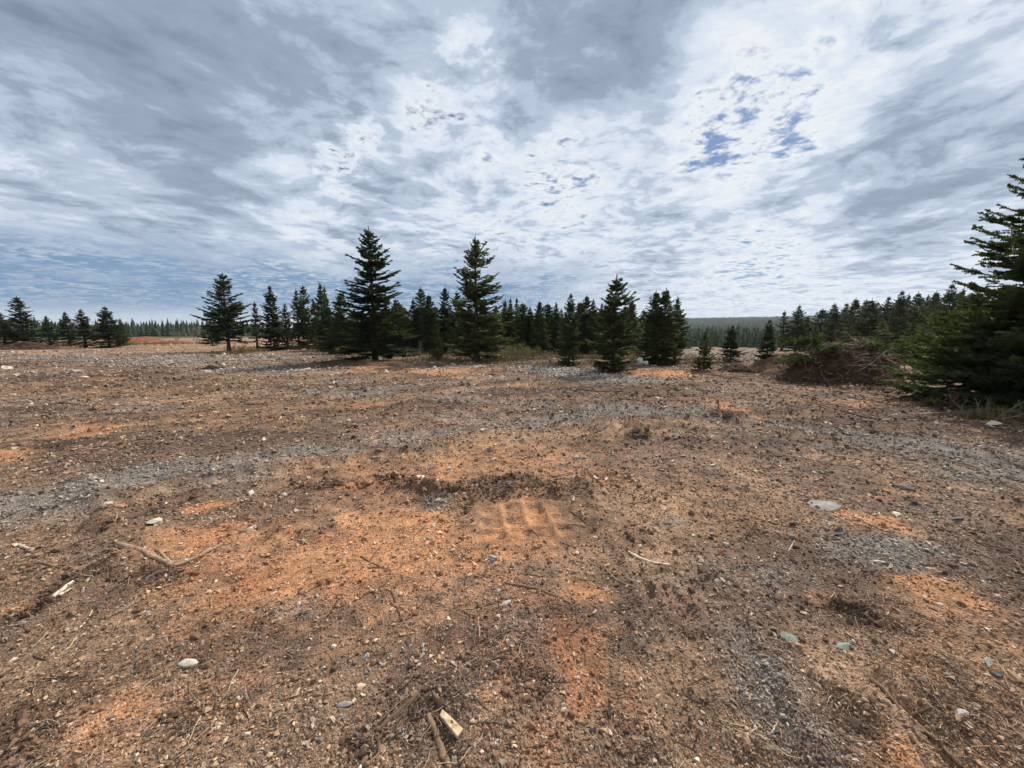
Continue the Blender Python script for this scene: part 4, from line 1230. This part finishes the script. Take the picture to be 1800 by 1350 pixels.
def bough(seed, L, wfrac=.4, seg=.04, ndl=.032):
    rg = np.random.default_rng(seed)
    s = np.linspace(0, 1, 9)
    pts = np.stack([L * s, rg.normal(0, .03) * L * s ** 2, .16 * L * np.sin(s * 2.6)], -1)
    Ss, Ds, Ls = [], [], []
    for sg in (-1, 1):
        q = rg.uniform(.08, 1, int(L / .04))
        pos = np.stack([np.interp(q, s, pts[:, c]) for c in range(3)], -1)
        an = sg * rg.uniform(.6, 1.0, len(q))
        dr = np.stack([np.cos(an), np.sin(an), rg.normal(0, .25, len(q))], -1); dr /= np.linalg.norm(dr, axis=1)[:, None]
        ln = (wfrac * L * (1 - q) ** .7 + .08) * rg.uniform(.6, 1.1, len(q))
        Ss.append(pos); Ds.append(dr); Ls.append(ln)
        for j in range(len(q)):
            n3 = int(ln[j] / .06)
            if n3 < 1: continue
            f = rg.uniform(.2, .95, n3); an3 = an[j] + rg.choice([-1, 1], n3) * rg.uniform(.5, .9, n3)
            d3 = np.stack([np.cos(an3), np.sin(an3), rg.normal(0, .25, n3)], -1); d3 /= np.linalg.norm(d3, axis=1)[:, None]
            Ss.append(pos[j] + dr[j] * (ln[j] * f)[:, None]); Ds.append(d3); Ls.append((.4 * ln[j] * (1 - f) + .05) * rg.uniform(.7, 1.1, n3))
    V = needle_tris(np.concatenate(Ss), np.concatenate(Ds), np.concatenate(Ls), seg, ndl, rg)
    return crown_mesh(V, M_NDLB, 'bough')
B1, B2 = bough(1, 1.2), bough(2, .9)
for k, (u, v, rz, tilt) in enumerate([(-.25, -.05, 3.0, .1), (-.1, -.25, 3.4, .25), (-.45, -.2, 2.8, .3), (-.5, .0, 3.6, .25), (-.1, .2, 2.2, -.1), (.15, .3, 1.2, -.1), (.45, .2, .6, -.1), (.75, .0, .2, .1), (.85, -.2, -.5, .2),
                                      (.7, .25, .4, -.1), (.9, .1, 3.4, -.2), (.55, .35, 1.0, .0), (.2, -.05, .3, .0)]):
    o = obj('bough', (B1, B2)[k % 2], pile)
    o.location = onpile(u, v) + np.array([0, 0, .05]); o.rotation_euler = (rg.normal(0, .25), tilt, rz)

# roots sticking out of the brown bank
bk = P(1392, 655)
rt = Geo()
for k in range(120):
    a = rg.uniform(0, 6.28); q = math.sqrt(rg.uniform(0, 1))
    u0, v0 = math.cos(a) * q, math.sin(a) * q
    z0 = .62 * max(0, 1 - q ** 1.3) ** .8
    d0 = rg.normal(0, 1, 3); d0[2] = abs(d0[2]) * .3; d0 /= np.linalg.norm(d0)
    pts = [np.array([bk[0] + u0 * 1.9, bk[1] + v0 * 1.5, bk[2] + z0 - .02])]
    for j in range(5):
        d0 = d0 + rg.normal(0, .3, 3); d0[2] -= .06; d0 /= np.linalg.norm(d0); pts.append(pts[-1] + d0 * .09)
    rt.tube(np.array(pts), np.linspace(.012, .004, 6), 3)
o = obj('roots', rt.mesh('roots', M_TWIGB), None, None, 'tangle of roots poking from the brown earth bank', None, None, 'stuff')

# ------------------------------------------------------------------ stones one can point at
def big_rock(seed, n=34, flat=.6, round_=0.0):
    me = hull_rock(seed, n, flat)
    bm = bmesh.new(); bm.from_mesh(me)
    bmesh.ops.subdivide_edges(bm, edges=bm.edges, cuts=2, use_grid_fill=True)
    bmesh.ops.triangulate(bm, faces=bm.faces)
    for _ in range(3 if round_ >= 1 else (1 if round_ else 0)):
        bmesh.ops.smooth_vert(bm, verts=bm.verts, factor=.4 + .2 * round_, use_axis_x=True, use_axis_y=True, use_axis_z=True)
    rg = np.random.default_rng(seed)
    for v in bm.verts:
        v.co += v.co.normalized() * rg.normal(0, .02)
    bm.to_mesh(me); bm.free()
    for p_ in me.polygons: p_.use_smooth = bool(round_)
    return me
def stone(u, v, w, h, mat, label, seed, flat=.5, tilt=0.1, sink=.35, rz=None, group=None, round_=0.0):
    g = P(u, v)
    sc = w / 2 * g[1] / F
    # depth seen foreshortened: h pixels
    dy = abs(P(u, v - h / 2)[1] - P(u, v + h / 2)[1]) / 2
    ry = min(max(dy * .75, sc * .45), sc * 1.3)
    me = big_rock(seed, 30 if round_ else 13, 1.0, round_)
    me.materials.clear(); me.materials.append(mat)
    o = obj('stone', me, None, None, label, 'stone', group)
    z = float(hfull(g[:1], g[1:2])[0])
    rgs = np.random.default_rng(seed)
    zz = 1.25 * flat * min(sc, ry)
    o.scale = (sc * 1.08, ry * 1.2, zz)
    o.rotation_euler = (rgs.normal(0, tilt), rgs.normal(0, tilt), rgs.normal(0, .35) if rz is None else rz)
    o.location = (g[0], g[1], z + zz * (1 - 2 * sink))
    return o
STONES = [
 (331, 1172, 48, 28, M_WHITE, 'whitish rounded stone alone on the brown soil near the lower left', .55, 1.0),
 (276, 929, 30, 18, M_CREAM, 'cream flat stone above the forked pale root', .5, 0),
 (740, 860, 24, 11, M_CREAM, 'tan flat stone by the heaped dark soil edge', .6, .5),
 (866, 988, 28, 18, M_LGREY, 'light grey flat stone on the orange patch below the track print', .45, 0),
 (888, 1068, 28, 13, M_LGREY, 'grey half-buried stone above the dark grey soil spot', .3, .5),
 (606, 1246, 38, 26, M_GREY, 'grey half-buried cobble left of the dark log', .35, 1.0),
 (722, 1102, 15, 13, M_LGREY, 'pinkish grey chip at the end of a dark twig', .6, 0),
 (757, 1163, 15, 14, M_CREAM, 'cream square chip above the long thin root', .6, 0),
 (586, 1138, 14, 12, M_WHITE, 'white pebble pair member beside a dark twig left of centre', .7, 1.0),
 (645, 1157, 20, 15, M_GREY, 'dark grey angular stone left of the cream square chip', .6, 0),
 (1386, 1132, 32, 27, M_GREEN, 'greenish grey angular stone on the right', .8, 0),
 (1481, 1145, 36, 21, M_GREEN, 'pale greenish flat stone right of the greenish angular one', .4, 0),
 (1440, 894, 74, 30, M_GREY, 'large flat light grey slab pressed into the soil on the right', .12, .5),
 (1576, 907, 24, 11, M_CREAM, 'pale slab chip right of the large flat slab', .4, 0),
 (1690, 1256, 36, 25, M_LGREY, 'pale grey lump between the ruts at lower right', .6, 0),
 (1545, 992, 32, 15, M_CREAM, 'cream slab among the slate rubble', .3, 0),
 (1276, 963, 15, 11, M_GREY, 'blue-grey pebble right of the bleached stick', .6, 0),
 (1732, 1172, 50, 18, M_LGREY, 'long pale split rock near the right edge', .4, 0),
 (1756, 1192, 40, 14, M_DSLATE, 'dark slate slab against the long pale split rock', .4, 0),
 (1475, 942, 36, 16, M_DSLATE, 'dark slate slab above the slate rubble', .4, 0),
 (1682, 913, 32, 12, M_DSLATE, 'dark slate slab near the right edge', .35, 0),
 (1590, 862, 42, 15, M_DSLATE, 'dark slate slab in the rubble at mid right', .35, 0),
 (1128, 770, 46, 9, M_DSLATE, 'dark slate slab lying in a hollow', .5, 0),
 (1189, 772, 15, 9, M_WHITE, 'white block beside the slab in the hollow', .7, 0),
 (1447, 742, 20, 6, M_WHITE, 'white sliver of stone at mid right', .4, 0),
 (1746, 750, 34, 9, M_CREAM, 'pale stone under the huge near spruce', .5, 0),
 (1042, 1289, 19, 18, M_BLACK, 'black pebble near the lower edge', .7, 1.0),
 (991, 1254, 16, 14, M_CREAM, 'cream yellow pebble near the lower edge', .7, .5),
 (1149, 1240, 16, 12, M_RUST, 'orange tan flat stone at lower centre right', .4, 0),
 (499, 872, 16, 9, M_LGREY, 'light grey oval stone by the dark root left of the heaped edge', .5, 1.0),
 (442, 869, 14, 10, M_CREAM, 'cream block left of the light grey oval stone', .7, 0),
 (213, 892, 22, 13, M_RUST, 'orange-tan slab in the rubble row on the left', .4, 0),
 (190, 896, 18, 10, M_CREAM, 'cream slab touching the orange-tan one', .4, 0),
 (178, 850, 10, 6, M_WHITE, 'white chip in the rubble row on the left', .6, 0),
 (118, 1230, 30, 17, M_RUST, 'salmon flat stone at lower left', .3, 0),
 (896, 869, 9, 15, M_LGREY, 'pale chip standing upright in the heaped dark soil', 1.3, 0),
 (1010, 859, 11, 14, M_WHITE, 'white chip standing at the right end of the heaped dark soil', 1.2, 0),
 (1045, 850, 16, 6, M_CREAM, 'cream chip right of the heaped dark soil', .5, 0),
 (1013, 805, 14, 9, M_LGREY, 'light grey chip above the heaped dark soil', .7, 0),
 (790, 823, 14, 7, M_CREAM, 'cream chip left above the heaped dark soil', .6, 0),
 (10, 650, 22, 6, M_CREAM, 'white rock at the left edge on the grey track', .5, 0),
 (62, 632, 8, 4, M_WHITE, 'white speck of stone before the far left bank', .6, 0),
 (392, 642, 9, 6, M_WHITE, 'white stone on the small dark hump', .8, 0),
 (363, 653, 15, 4, M_LGREY, 'broken white stone before the small dark hump', .4, 0),
 (583, 660, 8, 5, M_WHITE, 'white stone on the track before the tallest spruce', .7, 0),
 (678, 655, 18, 5, M_CREAM, 'pale stone on the orange soil before the tallest spruce', .5, 0),
 (146, 663, 13, 4, M_CREAM, 'pale flat stone amid the litter at far left', .4, 0),
 (1385, 1345, 18, 10, M_GREY, 'grey stone at the lower edge beside a dark stick', .5, 0),
 (1516, 1275, 18, 12, M_CREAM, 'tan stone in the small dark hollow at lower right', .6, 0),
 (1510, 1310, 14, 12, M_CREAM, 'cream pebble below the small dark hollow', .7, .5),
 (1650, 1068, 13, 9, M_CREAM, 'cream pebble on the orange patch at right', .6, 1.0),
 (1567, 1155, 18, 12, M_CREAM, 'yellowish stone on the tan strip at right', .5, 0),
 (980, 994, 8, 8, M_GREEN, 'small green chip right of the light grey flat stone', .7, 0),
 (660, 1320, 14, 12, M_CREAM, 'cream pebble below the dark log', .7, .5),
 (870, 1316, 12, 12, M_WHITE, 'white chip right of the plank offcut', .7, 0),
]
for i, (u, v, w, h, m, lab, fl, ro) in enumerate(STONES):
    stone(u, v, w, h, m, lab, 500 + i, fl, round_=ro)
# the split pale boulder by the dense clump
g = P(1128, 641)
bo = obj('boulder', None, None, (g[0], g[1], float(hfull(g[:1], g[1:2])[0])), 'pale split boulder beside the dense black clump of spruces', 'boulder')
for k, (dx, w, hh, s) in enumerate([(-.10, .20, .38, 3), (.17, .17, .26, 4)]):
    me = big_rock(900 + s, 26, 1.0); me.materials.clear(); me.materials.append(M_WHITE)
    o = obj('half', me, bo); o.location = (dx, .05 * k, hh * .35); o.scale = (w, .2, hh * .72); o.rotation_euler = (0, .25 - .5 * k, .3)

# many loose stones one can still pick out
LMK = [(331, 1172, 'the whitish rounded stone'), (300, 990, 'the thick forked pale root'), (795, 1285, 'the plank offcut'), (925, 920, 'the square track print'), (866, 988, 'the light grey flat stone'),
       (550, 1062, 'the grey spot left of the orange patch'), (1140, 985, 'the straight bleached stick'), (1386, 1132, 'the greenish angular stone'), (1440, 894, 'the large flat grey slab'), (1690, 1256, 'the pale grey lump by the ruts'),
       (1680, 1060, 'the orange patch at right'), (1010, 1175, 'the orange strip at lower centre'), (240, 1250, 'the orange soil at lower left'), (30, 1100, 'the dark hollow at the left edge'), (190, 890, 'the rubble row on the left'),
       (890, 860, 'the heaped dark soil'), (600, 860, 'the dark root'), (1250, 1280, 'the lower edge right of centre'), (1120, 770, 'the slab hollow'), (400, 780, 'the grey track on the left'), (760, 760, 'the pale broken stub'), (1600, 800, 'the grey ground at mid right')]
LMP = np.array([P(u, v)[:2] for u, v, _ in LMK])
def nearby(x, y):
    q = np.hypot(LMP[:, 0] - x, LMP[:, 1] - y) / (.6 + .25 * LMP[:, 1])
    return LMK[int(np.argmin(q))][2]
def loose(kind, mat, n, label, group, seed, smin, smax, flat):
    rg = np.random.default_rng(seed)
    meshes = []
    for k in range(8):
        me = hull_rock(seed * 10 + k, 18, 1.0); me.materials.clear(); me.materials.append(mat); meshes.append(me)
    cnt = 0
    while cnt < n:
        x, y = sample_ground(1, rg, 1.35, 8.5, 1.75, 1.33)
        O = ZW(x, y)
        if kind == 'slate' and rg.uniform() > .25 + O[1][0]: continue
        if kind == 'rust' and rg.uniform() > .3 + O[0][0]: continue
        s = rg.uniform(smin, smax) * (y[0] / 2.2) ** .75
        nb_ = nearby(x[0], y[0])
        o = obj('stone', meshes[cnt % 8], None, None, label + ' near ' + nb_, 'stone', group + ' near ' + nb_)
        f = flat * rg.uniform(.7, 1.2)
        o.scale = (s, s * rg.uniform(.6, .95), s * f)
        o.rotation_euler = (rg.normal(0, .25), rg.normal(0, .25), rg.uniform(0, 6.28))
        o.location = (x[0], y[0], float(hfull(x, y)[0]) + s * f * .25)
        cnt += 1
loose('cream', M_CREAM, 110, 'small loose cream pebble', 'loose cream pebbles', 31, .0095, .018, .65)
loose('slate', M_GREY, 105, 'small loose grey slate chip', 'loose grey slate chips', 32, .011, .023, .38)
loose('rust', M_RUST, 55, 'small loose rusty orange pebble', 'loose rusty pebbles', 33, .010, .018, .6)

# ------------------------------------------------------------------ sticks, roots, wood
def polyz(uv, lift, sub=5, wob=.004, seed=0):
    rg = np.random.default_rng(seed)
    pts = np.array([P(u, v)[:2] for u, v in uv])
    t0 = np.arange(len(pts)); t1 = np.linspace(0, len(pts) - 1, (len(pts) - 1) * sub + 1)
    # smooth through the points
    q = np.stack([np.interp(t1, t0, pts[:, c]) for c in range(2)], -1)
    for _ in range(2):
        q[1:-1] = q[:-2] * .25 + q[1:-1] * .5 + q[2:] * .25
    q[1:-1] += rg.normal(0, wob, q[1:-1].shape)
    z = hfull(q[:, 0], q[:, 1])
    zs = z.copy()
    for _ in range(4):
        zs[1:-1] = np.maximum(zs[1:-1], (zs[:-2] + zs[2:]) / 2)
    return np.column_stack([q, zs + lift])
def stick(uv, wpx, mat, label, name='stick', cat='stick', taper=.5, seed=0, lift=None, forks=(), raise_end=0.0, group=None, sides=7):
    depth = np.mean([P(u, v)[1] for u, v in uv])
    r = wpx / 2 * depth / F
    pts = polyz(uv, r * .22 if lift is None else lift, 6, min(r * .25, .003), seed)
    if raise_end: pts[:, 2] += raise_end * np.linspace(0, 1, len(pts)) ** 1.5
    rg = np.random.default_rng(seed)
    g_ = Geo()
    rad = np.linspace(r, r * taper, len(pts)) * (1 + rg.normal(0, .05, len(pts)))
    g_.tube(pts, rad, sides)
    for f in forks:
        pf = polyz(f, r * .5, 5, r * .3, seed + 3)
        g_.tube(pf, np.linspace(r * .7, r * .25, len(pf)), sides)
    return obj(name, g_.mesh(name, mat, True), None, None, label, cat, group)
STK = [
 ([(209, 974), (245, 992), (283, 992), (305, 1005), (345, 990), (392, 966)], 11, M_ROOT, 'thick forked pale root lying on the orange soil at left', 'root', 'root', .55, [[(300, 1000), (285, 982), (274, 978)]]),
 ([(735, 1229), (700, 1262), (660, 1293)], 11, M_TWIGD, 'short dark log with pale end left of the plank offcut', 'log', 'log', .9, []),
 ([(754, 1266), (770, 1305), (792, 1352)], 15, M_TWIGB, 'split log pointing out of the lower edge beside the plank offcut', 'log', 'log', 1.1, []),
 ([(781, 1174), (808, 1187), (823, 1220), (850, 1249), (882, 1270), (926, 1302)], 4.2, M_TWIGB, 'long thin root running down from the cream square chip', 'root', 'root', .5, []),
 ([(1104, 972), (1140, 985), (1177, 995)], 6, M_PALE, 'straight bleached stick by the rut in the centre right', 'stick', 'stick', .8, []),
 ([(888, 1032), (945, 1042), (985, 1060), (1006, 1071)], 6, M_TWIGB, 'brown bent stick right of centre', 'stick', 'stick', .7, []),
 ([(904, 1119), (924, 1121), (948, 1102), (962, 1090)], 3.4, M_TWIGB, 'hooked thin root on the dark grey soil spot', 'root', 'root', .6, []),
 ([(689, 1044), (697, 1070), (707, 1096)], 4.2, M_TWIGD, 'short dark twig on the orange patch edge', 'stick', 'stick', .6, []),
 ([(634, 980), (660, 995), (688, 1007)], 3.6, M_TWIGB, 'thin stick across the orange patch', 'stick', 'stick', .6, [[(672, 1000), (650, 1001), (633, 1004)]]),
 ([(34, 964), (63, 977)], 6, M_PALE, 'bleached short stick near the left edge', 'stick', 'stick', .8, []),
 ([(96, 1069), (133, 1046)], 9, M_PALE, 'splintered white piece of wood at lower left', 'stick', 'stick', .7, [[(108, 1066), (132, 1054)]]),
 ([(123, 1201), (143, 1163), (167, 1143), (202, 1135)], 3.2, M_ROOT, 'curved thin pale root at lower left', 'root', 'root', .5, []),
 ([(80, 1352), (115, 1315), (147, 1287), (153, 1268)], 3.6, M_ROOT, 'thin pale root running into the lower left corner', 'root', 'root', .6, []),
 ([(142, 1108), (154, 1092), (164, 1079)], 3.4, M_PALE, 'short pale twig left of the dark furrow', 'stick', 'stick', .6, []),
 ([(10, 1200), (40, 1170), (64, 1140)], 3.0, M_ROOT, 'pale rootlet close to the left edge', 'root', 'root', .5, []),
 ([(540, 862), (570, 853), (600, 856), (630, 859)], 5, M_TWIGD, 'dark root left of the heaped dark soil', 'root', 'root', .5, []),
 ([(1463, 1132), (1458, 1150), (1446, 1178)], 4.6, M_TWIGB, 'bent root below the pale greenish stone', 'root', 'root', .6, []),
 ([(1372, 1306), (1386, 1330), (1400, 1352)], 7, M_TWIGD, 'dark stick at the lower edge right of centre', 'stick', 'stick', .7, []),
 ([(1195, 1350), (1205, 1330), (1218, 1312)], 3.6, M_ROOT, 'pale twig at the lower edge right of centre', 'stick', 'stick', .6, []),
 ([(1356, 1283), (1366, 1268), (1372, 1253)], 3.2, M_PALE, 'short white twig over the grey chips at lower right', 'stick', 'stick', .6, []),
 ([(1419, 709), (1473, 721), (1534, 738)], 3.6, M_TWIGD, 'long dark branch on the ground before the brush pile', 'branch', 'branch', .5, [[(1445, 714), (1470, 708)]]),
 ([(1545, 708), (1600, 694), (1655, 690)], 5, M_TWIGB, 'curved brown branch before the low spreading spruce', 'branch', 'branch', .5, []),
 ([(1600, 730), (1690, 725), (1800, 722)], 2.6, M_ROOT, 'long thin pale branch under the huge near spruce', 'branch', 'branch', .5, []),
 ([(1350, 758), (1380, 772)], 3.4, M_TWIGB, 'short branch amid the litter at mid right', 'branch', 'branch', .5, []),
 ([(1000, 687), (1050, 690), (1100, 689)], 2.2, M_TWIGD, 'long dark branch lying far in front of the forked-top spruce', 'branch', 'branch', .6, []),
 ([(1040, 692), (1056, 703)], 1.8, M_PALE, 'small pale stick under the long far branch', 'stick', 'stick', .6, []),
 ([(1080, 702), (1120, 706), (1155, 716)], 2.2, M_TWIGD, 'dark twisted branch right of the small pale stick', 'branch', 'branch', .6, [[(1100, 704), (1118, 697)]]),
 ([(1275, 845), (1315, 862)], 2.6, M_TWIGB, 'thin twig on the soil at mid right', 'stick', 'stick', .6, []),
 ([(1382, 745), (1415, 757)], 2.6, M_TWIGD, 'dark twig behind the slab hollow at mid right', 'stick', 'stick', .6, []),
 ([(1385, 975), (1396, 955)], 2.8, M_PALE, 'short pale twig leaning right of the blue-grey pebble', 'stick', 'stick', .6, []),
 ([(1000, 905), (1030, 925)], 2.6, M_TWIGB, 'thin twig at the right of the track print', 'stick', 'stick', .6, []),
 ([(385, 940), (415, 938), (436, 946)], 4, M_ROOT, 'thin pale root above the forked thick root', 'root', 'root', .5, [[(415, 938), (425, 935)]]),
 ([(205, 938), (209, 918)], 4.5, M_ROOT, 'pale hooked root in the rubble row', 'root', 'root', .6, []),
 ([(340, 1275), (345, 1250), (352, 1240)], 5, M_TWIGB, 'stub of root in the dark clod at lower left centre', 'root', 'root', .6, [[(345, 1252), (370, 1250)]]),
 ([(398, 1240), (440, 1228), (480, 1212)], 3.0, M_TWIGB, 'thin dark root right of the dark clod', 'root', 'root', .5, []),
 ([(975, 1345), (1010, 1340), (1030, 1350)], 4, M_TWIGD, 'dark twig cut by the lower edge at centre', 'stick', 'stick', .6, []),
 ([(925, 1320), (955, 1312), (985, 1295)], 3.2, M_TWIGB, 'thin twig right of the long thin root', 'stick', 'stick', .6, []),
 ([(1060, 1000), (1085, 1030), (1115, 1050)], 3.2, M_ROOT, 'thin pale root left of the lug rut', 'root', 'root', .5, []),
 ([(1002, 1122), (1004, 1145), (1010, 1165)], 3.2, M_TWIGB, 'upright-looking thin root on the orange strip', 'root', 'root', .5, []),
 ([(1200, 1165), (1203, 1195), (1200, 1218)], 4, M_TWIGD, 'dark curved root on the brown soil right of the orange strip', 'root', 'root', .5, []),
 ([(1470, 1230), (1500, 1222)], 3.2, M_ROOT, 'pale rootlet above the small dark hollow', 'root', 'root', .6, []),
 ([(1690, 1245), (1720, 1235)], 3.0, M_ROOT, 'pale rootlet beside the pale grey lump', 'root', 'root', .6, []),
 ([(1720, 1300), (1760, 1330), (1790, 1350)], 7, M_TWIGB, 'brown stick in the rut at the lower right corner', 'stick', 'stick', .7, []),
 ([(1550, 1098), (1560, 1085), (1563, 1080)], 3.2, M_ROOT, 'pale hooked rootlet in the dark patch at right', 'root', 'root', .6, []),
]
STK += [
 ([(1528, 1193), (1580, 1240), (1630, 1290), (1690, 1352)], 10, M_TWIGB, 'long weathered branch along the rut at lower right', 'branch', 'branch', .7, [[(1600, 1258), (1640, 1262)]]),
 ([(1625, 1195), (1690, 1245), (1760, 1296), (1810, 1330)], 8, M_TWIGB, 'long branch beside the pale grey lump at lower right', 'branch', 'branch', .6, []),
 ([(1440, 1200), (1470, 1250), (1490, 1310)], 6, M_TWIGD, 'dark root running down toward the lower edge at right', 'root', 'root', .6, [[(1462, 1235), (1490, 1240)]]),
 ([(0, 1195), (60, 1160), (110, 1140)], 6, M_TWIGD, 'dark thick root at the left edge', 'root', 'root', .6, [[(60, 1160), (85, 1168)]]),
 ([(20, 1010), (70, 1000), (120, 1010)], 5, M_TWIGB, 'brown root near the bleached short stick', 'root', 'root', .6, []),
 ([(830, 1180), (870, 1165), (905, 1170)], 5, M_TWIGD, 'dark bent root right of the cream square chip', 'root', 'root', .6, [[(868, 1166), (880, 1150)]]),
 ([(1280, 1140), (1310, 1180), (1320, 1225)], 5, M_TWIGD, 'dark root on the grey chips at lower right', 'root', 'root', .6, []),
]
for i, (uv, w, m, lab, nm, cat, tp, fk) in enumerate(STK):
    stick(uv, w, m, lab, nm, cat, tp, 700 + i, forks=fk)
# stubs standing up
for i, (u, v, hpx, wpx, m, lab, lx) in enumerate([(688, 721, 12, 4, M_TWIGD, 'little dark stub standing up in the litter at mid left', .1), (718, 773, 16, 5, M_PALE, 'pale broken stub leaning out of the grey soil', .5),
                                                   (1262, 722, 14, 3, M_TWIGD, 'thin dark stub by the orange spot at mid right', .0)]):
    g = P(u, v); k = g[1] / F
    pts = np.array([[g[0] + lx * hpx * k * s ** 1.3, g[1], g[2] - .03 + (hpx * k + .03) * s] for s in np.linspace(0, 1, 6)])
    g_ = Geo(); g_.tube(pts, np.linspace(wpx / 2 * k, wpx / 4 * k, 6), 6)
    obj('stub', g_.mesh('stub', m, True), None, None, lab, 'stub')
# sawn plank offcut
pc = [P(778, 1259), P(815, 1294), P(804, 1308), P(773, 1270)]
zp = float(hfull(np.array([pc[0][0]]), np.array([pc[0][1]]))[0])
bm = bmesh.new()
lo_, up_ = [], []
for q in pc:
    lo_.append(bm.verts.new((q[0], q[1], 0))); up_.append(bm.verts.new((q[0], q[1], .016)))
bm.faces.new(lo_[::-1]); bm.faces.new(up_)
for k in range(4): bm.faces.new((lo_[k], lo_[(k + 1) % 4], up_[(k + 1) % 4], up_[k]))
bmesh.ops.recalc_face_normals(bm, faces=bm.faces)
bmesh.ops.bevel(bm, geom=list(bm.edges), offset=.0015, segments=1, affect='EDGES')
me = bpy.data.meshes.new('plank_offcut'); bm.to_mesh(me); bm.free(); me.materials.append(M_PLANK)
pk_ = obj('plank_offcut', me, None, (0, 0, max(float(hfull(np.array([q[0]]), np.array([q[1]]))[0]) for q in pc) + .001), 'pale sawn plank offcut near the lower edge', 'plank')
kq = (pc[0] * .3 + pc[1] * .35 + pc[2] * .2 + pc[3] * .15)
bm = bmesh.new(); bmesh.ops.create_cone(bm, cap_ends=True, segments=10, radius1=.006, radius2=.005, depth=.002)
me = bpy.data.meshes.new('knot'); bm.to_mesh(me); bm.free(); me.materials.append(M_TWIGD)
o = obj('knot', me, pk_); o.location = (kq[0], kq[1], .0168); o.scale = (1.6, .7, 1); o.rotation_euler = (0, 0, -.8)

# loose twigs one can still pick out
def loose_twigs(mat, n, label, group, seed, lmin, lmax):
    rg = np.random.default_rng(seed)
    cnt = 0
    while cnt < n:
        x, y = sample_ground(1, rg, 1.35, 9.0, 1.7, 1.33)
        if rg.uniform() < .5 * ZW(x, y)[0][0]: continue
        L = rg.uniform(lmin, lmax) * (y[0] / 2.2) ** .6
        m = 8
        a = rg.uniform(0, 6.28) + np.cumsum(rg.normal(0, .22, m))
        q = np.cumsum(np.stack([np.cos(a), np.sin(a)], -1) * L / m, 0) + np.array([x[0], y[0]])
        zz = hfull(q[:, 0], q[:, 1])
        for _ in range(3): zz[1:-1] = np.maximum(zz[1:-1], (zz[:-2] + zz[2:]) / 2)
        r = rg.uniform(.0022, .0042) * (y[0] / 2.2) ** .6
        g_ = Geo(); g_.tube(np.column_stack([q, zz + r * .7]), np.linspace(r, r * .5, m), 5)
        if rg.uniform() < .4:
            an = a[4] + rg.choice([-1, 1]) * .7
            g_.tube(np.array([[q[4, 0] + math.cos(an) * s * L, q[4, 1] + math.sin(an) * s * L, zz[4] + r + s * L * .12] for s in (0, .1, .2, .28)]), np.linspace(r * .7, r * .3, 4), 4)
        nb_ = nearby(x[0], y[0])
        obj('twig', g_.mesh('twig', mat, True), None, None, label + ' near ' + nb_, 'twig', group + ' near ' + nb_)
        cnt += 1
loose_twigs(M_TWIGD, 70, 'thin dark twig lying', 'loose dark twigs', 41, .08, .22)
loose_twigs(M_TWIGB, 60, 'thin brown rootlet lying', 'loose brown rootlets', 42, .07, .20)
loose_twigs(M_ROOT, 55, 'thin pale rootlet lying', 'loose pale rootlets', 43, .05, .16)

# ------------------------------------------------------------------ moist air that greys the far hill
bm = bmesh.new(); bmesh.ops.create_cube(bm, size=1)
me = bpy.data.meshes.new('haze'); bm.to_mesh(me); bm.free()
m, n, out = new_mat('haze')
pv = n.node('ShaderNodeVolumePrincipled')
pv.inputs['Color'].default_value = (.86, .92, 1, 1); pv.inputs['Density'].default_value = .00012; pv.inputs['Anisotropy'].default_value = .2
n.t.links.new(pv.outputs[0], out.inputs['Volume'])
me.materials.append(m)
hz_top, hz_bot = float(gz.max()) + 16, float(gz.min()) - 1.2
hz = obj('haze', me, None, (0, 2100, (hz_top + hz_bot) / 2), 'thin pale haze over the whole place', None, None, 'stuff')
hz.scale = (8800, 5000, hz_top - hz_bot)
